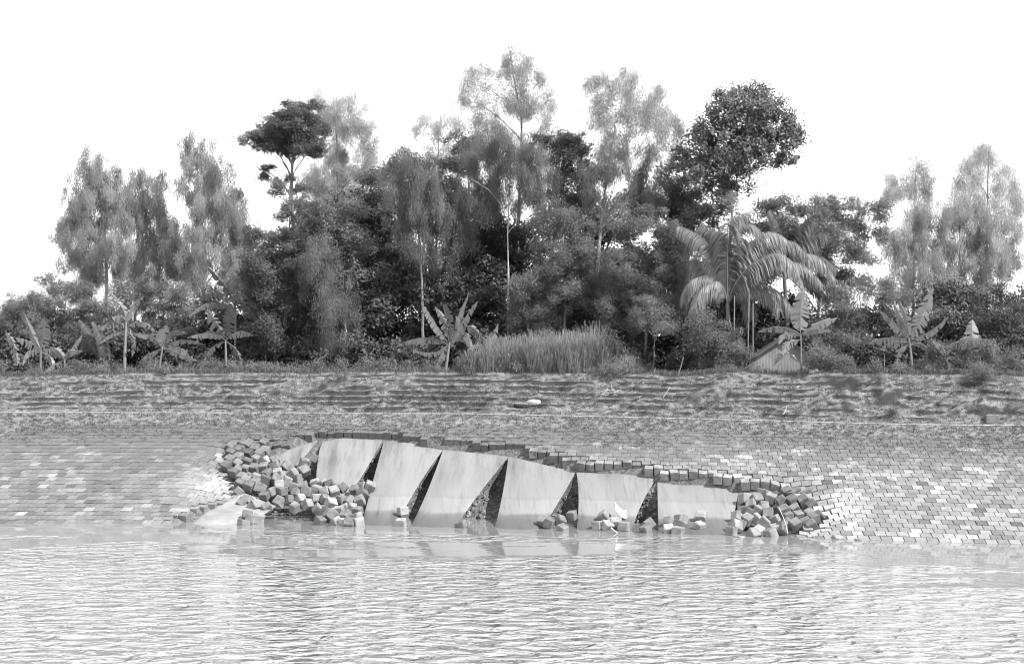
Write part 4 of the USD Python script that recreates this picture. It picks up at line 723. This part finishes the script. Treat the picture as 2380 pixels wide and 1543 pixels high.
banana('banana plant with tall bright upright leaf in front of the tin shed', 0.8, [(1862, 872), (1862, 820), (1861, 776)], [([(1861, 774), (1860, 725), (1868, 668)], 36), ([(1860, 778), (1820, 760), (1765, 770)], 18), ([(1858, 780), (1825, 775), (1808, 800)], 18), ([(1864, 776), (1895, 755), (1945, 738)], 22), ([(1860, 790), (1835, 795), (1815, 825)], 20), ([(1858, 845), (1825, 820), (1795, 860)], 18), ([(1862, 840), (1880, 815), (1898, 865)], 16), ([(1866, 780), (1900, 765), (1930, 770)], 14)], 9, tr=0.075, tone=1.2)
banana('banana plant with leaves in a wide fan right of the fence', 1.2, [(2121, 872), (2117, 820), (2112, 785)], [([(2110, 784), (2098, 745), (2078, 705)], 26), ([(2108, 786), (2075, 745), (2045, 720)], 20), ([(2112, 784), (2105, 740), (2085, 700)], 18), ([(2108, 790), (2060, 785), (2020, 800)], 22), ([(2110, 795), (2075, 795), (2045, 815)], 16), ([(2116, 788), (2140, 740), (2168, 668)], 40), ([(2118, 790), (2160, 770), (2200, 735)], 18), ([(2118, 796), (2145, 800), (2155, 840)], 16), ([(2112, 800), (2090, 815), (2085, 850)], 16)], 10, tr=0.1)
banana('banana plant with arching leaf and one upright leaf near the right edge', 1.0, [(2205, 872), (2200, 830)], [([(2200, 826), (2220, 795), (2275, 805)], 24), ([(2202, 826), (2250, 785), (2330, 840)], 18), ([(2262, 830), (2264, 780), (2270, 742)], 30), ([(2198, 828), (2180, 800), (2165, 795)], 16), ([(2200, 832), (2225, 830), (2245, 862)], 16), ([(2205, 835), (2260, 840), (2300, 866)], 16)], 11, tr=0.08)

# ------------------------------------------------------------------ coconut palms
def frond(pts, lpx, Y, r, dz):
    n = 84; c2 = curve(np.array(pts, float), n); s = Y / F; P = np.array([at(x, y, Y) for x, y in c2]); u = np.linspace(0, 1, n); P[:, 1] += dz * u ** 1.2
    t = np.gradient(P, axis=0); t /= np.linalg.norm(t, axis=1, keepdims=True)
    side = np.cross(t, [0, -0.6, 1.0]); side /= np.linalg.norm(side, axis=1, keepdims=True)
    vs, fs = [], []
    for i in range(5, n):
        for k2 in range(2):
            for sd in (-1, 1):
                L = lpx * s * (math.sin(math.pi * (0.12 + 0.8 * u[i])) ** 0.6) * r.uniform(0.8, 1.1); d = side[i] * sd * 0.75 + t[i] * 0.55 + np.array([0, 0, -0.75]) + r.normal(0, 0.09, 3); d /= np.linalg.norm(d)
                p0 = P[i] + t[i] * k2 * 0.05; p1 = p0 + d * L * 0.5; p2 = p0 + d * L * 0.85 + np.array([0, 0, -0.38 * L]); wv = np.cross(d, [r.normal(0, .3), -0.5, 0.8]); wv = wv / np.linalg.norm(wv) * 0.026
                k = len(vs); vs += [p0 - wv * 0.5, p0 + wv * 0.5, p1 - wv, p1 + wv, p2]; fs += [[k, k + 1, k + 3], [k, k + 3, k + 2], [k + 2, k + 3, k + 4]]
    return cat_mesh([(np.array(vs), np.array(fs)), tube(P, np.linspace(0.045, 0.008, n), 5)])
def palm(label, dY, trunk, fronds, seed, lpx=46, tone=1.0, tr=0.14):
    r = np.random.default_rng(seed + 900); Y = Ycr(trunk[-1][0]) + dY; t = thing('coconut_palm', label, 'palm')
    P = [at(x, y, Y) for x, y in trunk]; P[0][2] = 5.9
    obj('trunk', tube(curve(P, 12), np.linspace(tr, tr * 0.8, 12), 9), 'bark_dark', t, smooth=True)
    for pts in fronds: obj('frond', frond(pts, lpx * r.uniform(0.85, 1.1), Y, r, r.normal(-0.2, 0.6)), 'leaf_palm', t, tone=float(np.clip(r.normal(tone, 0.12), 0.5, 1.5)))
palm('large coconut palm with drooping bright fronds above the tin shed', 2.5, [(1697, 868), (1694, 770), (1690, 705)], [
    [(1690, 705), (1665, 655), (1630, 672), (1612, 735)], [(1690, 702), (1660, 640), (1620, 600)], [(1690, 700), (1670, 610), (1630, 550), (1580, 525)], [(1691, 700), (1685, 600), (1660, 530)],
    [(1692, 698), (1700, 590), (1708, 440)], [(1692, 698), (1712, 590), (1725, 555), (1760, 620)], [(1693, 700), (1740, 620), (1800, 590), (1850, 660)], [(1694, 700), (1750, 640), (1840, 610), (1910, 660)],
    [(1694, 703), (1740, 650), (1790, 665), (1850, 730)], [(1694, 703), (1720, 660), (1770, 670), (1810, 720)], [(1692, 700), (1720, 600), (1790, 540), (1850, 580)], [(1690, 700), (1690, 610), (1690, 530), (1745, 490)], [(1694, 702), (1780, 620), (1880, 590), (1945, 650)], [(1692, 700), (1705, 560), (1740, 520), (1790, 600)], [(1691, 700), (1675, 560), (1640, 520), (1600, 590)], [(1693, 700), (1760, 590), (1830, 560), (1890, 620)], [(1691, 702), (1650, 640), (1610, 650), (1590, 700)], [(1692, 700), (1715, 640), (1735, 660), (1745, 740)]], 1, tone=1.1)
palm('second coconut palm with dull fronds behind the large one', 6.5, [(1835, 868), (1828, 740), (1822, 620)], [
    [(1822, 620), (1815, 540), (1790, 490)], [(1822, 618), (1830, 540), (1838, 480)], [(1823, 620), (1860, 560), (1915, 545)], [(1823, 622), (1880, 590), (1940, 625)], [(1823, 625), (1900, 640), (1970, 700)], [(1823, 622), (1870, 640), (1930, 690)], [(1821, 622), (1780, 580), (1745, 600)], [(1823, 620), (1850, 540), (1890, 500)]], 2, tone=0.6)
palm('small feathery palm frond clump low at the left edge', 1.4, [(255, 872), (250, 850), (246, 838)], [[(246, 838), (225, 800), (180, 790)], [(246, 836), (240, 790), (225, 750)], [(247, 838), (200, 800), (165, 830)], [(246, 838), (210, 770), (190, 745)]], 3, lpx=20, tone=0.8, tr=0.06)
for i, (x0, x1, y0, y1, lab) in enumerate([(1704, 1707, 808, 688, 'left slim pale areca trunk of the three by the shed'), (1735, 1741, 850, 672, 'middle slim pale areca trunk of the three by the shed'), (1748, 1750, 820, 705, 'right slim pale areca trunk of the three by the shed'), (1576, 1588, 872, 830, 'short leaning pale pole at the crest left of the shed')]):
    Y = Ycr(1720) + (2.0 if i < 3 else 0.6); b = at(x0, y0, Y); tp = at(x1, y1, Y)
    if i < 3: b[2] = 6.0
    obj('slim_trunk' if i < 3 else 'pole', tube(curve([b, (b + tp) / 2 + [0.02, 0, 0], tp], 8), np.linspace(0.045, 0.035, 8) if i < 3 else 0.03, 8), 'bark_grey' if i < 3 else 'bark_grey', smooth=True, label=lab, cat='trunk' if i < 3 else 'pole')

# ------------------------------------------------------------------ tin shed, fence, house
Y = Ycr(1815) + 2.2; apex = at(1822, 786, Y); eL = at(1742, 838, Y); eR = np.array([2 * apex[0] - eL[0], Y, eL[2]]); zb = 5.9
shed = thing('tin_shed', 'grey corrugated tin shed gable behind the banana plant on the right', 'shed')
xw = np.linspace(eL[0], eR[0], 160); yw_ = Y + 0.009 * np.sin((xw - xw[0]) / 0.085 * 2 * np.pi); zt = np.interp(xw, [eL[0], apex[0], eR[0]], [eL[2], apex[2], eR[2]])
vv = np.stack([np.stack([xw, yw_, np.full_like(xw, zb)], -1), np.stack([xw, yw_, zt], -1)], 0); obj('wall', (vv.reshape(-1, 3), grid_faces(2, 160)), 'tin', shed, smooth=True)
dep = 5.0
for sx, e in ((-1, eL), (1, eR)):
    wallv = np.array([[e[0], Y + 0.03, zb], [e[0], Y + dep, zb], [e[0], Y + dep, e[2]], [e[0], Y + 0.03, e[2]]]); obj('side_wall', (wallv, np.array([[0, 1, 2], [0, 2, 3]])), 'tin', shed)
    o = e + (e - apex) * 0.06; yy = np.linspace(Y - 0.25, Y + dep + 0.2, 60); zz = 0.01 * np.sin(yy / 0.085 * 2 * np.pi)
    up = np.array([0, 0, 0.05])
    top = np.stack([np.stack([np.full_like(yy, q[0]), yy, q[2] + zz + up_z], -1) for q, up_z in ((apex, 0.05), (o, 0.05), (o, 0.0), (apex, 0.0))], 1)
    ring = np.concatenate([top, top[:, :1]], 1); ff = grid_faces(60, 5)
    cap = np.array([[0, 1, 2], [0, 2, 3]]); obj('roof_panel', (np.vstack([ring.reshape(-1, 3)]), np.vstack([ff, cap, cap[:, ::-1] + 59 * 5])), 'tin_dark', shed)
Yf = Ycr(1970) + 0.7
fen = thing('bamboo_fence', 'low pale slatted fence on the crest between the two right banana plants', 'fence')
fx0, fx1 = at(1884, 860, Yf)[0], at(2062, 860, Yf)[0]
for x in np.arange(fx0, fx1, 0.17):
    hgt = EYE - (860 + rng.normal(0, 1.2) - HY) / F * Yf; m = chamfer_box(0.075, 0.012, (hgt - 6.3) / 2, 0.004); obj('slat', (np.array(m.vertices) + [x, Yf + rng.normal(0, 0.01), (hgt + 6.3) / 2], np.array(m.faces)), 'bamboo', fen, tone=float(rng.uniform(0.8, 1.25)))
for zz in (6.75, 7.1): obj('rail', tube(np.array([[fx0 - 0.1, Yf + 0.05, zz], [fx1, Yf + 0.05, zz + 0.02]]), 0.02, 6), 'bamboo', fen, tone=0.9)
for x in (at(1950, 850, Yf)[0], at(1966, 850, Yf)[0], at(2056, 850, Yf)[0]): obj('post', tube(np.array([[x, Yf + 0.08, 6.2], [x + 0.02, Yf + 0.08, EYE - (822 - HY) / F * Yf]]), 0.022, 6), 'bamboo', fen, tone=1.0)
Yh = Ycr(2060) + 12; hs = thing('house', 'white-walled house glimpsed through leaves behind the right banana plants', 'house')
c = at(2062, 850, Yh); hw = 2.2
m = trimesh.creation.box([hw, 3.0, 2.4]); m.apply_translation([c[0], Yh + 1.5, 5.9 + 1.2]); obj('wall', (np.array(m.vertices), np.array(m.faces)), 'white_wall', hs)
zr = 8.3; rv = np.array([[c[0] - hw / 2 - 0.25, Yh - 0.3, zr], [c[0] + hw / 2 + 0.25, Yh - 0.3, zr], [c[0] + hw / 2 + 0.25, Yh + 3.3, zr], [c[0] - hw / 2 - 0.25, Yh + 3.3, zr], [c[0] - hw / 2 - 0.25, Yh + 1.5, zr + 0.8], [c[0] + hw / 2 + 0.25, Yh + 1.5, zr + 0.8]])
obj('roof', (rv, np.array([[0, 1, 5], [0, 5, 4], [2, 3, 4], [2, 4, 5], [0, 4, 3], [1, 2, 5], [0, 3, 2], [0, 2, 1]])), 'tin', hs)
wn = trimesh.creation.box([0.5, 0.05, 0.8]); wn.apply_translation([c[0] + 0.3, Yh - 0.02, 7.4]); obj('window', (np.array(wn.vertices), np.array(wn.faces)), 'tin_dark', hs)
print("leaf triangles", total_leaves)
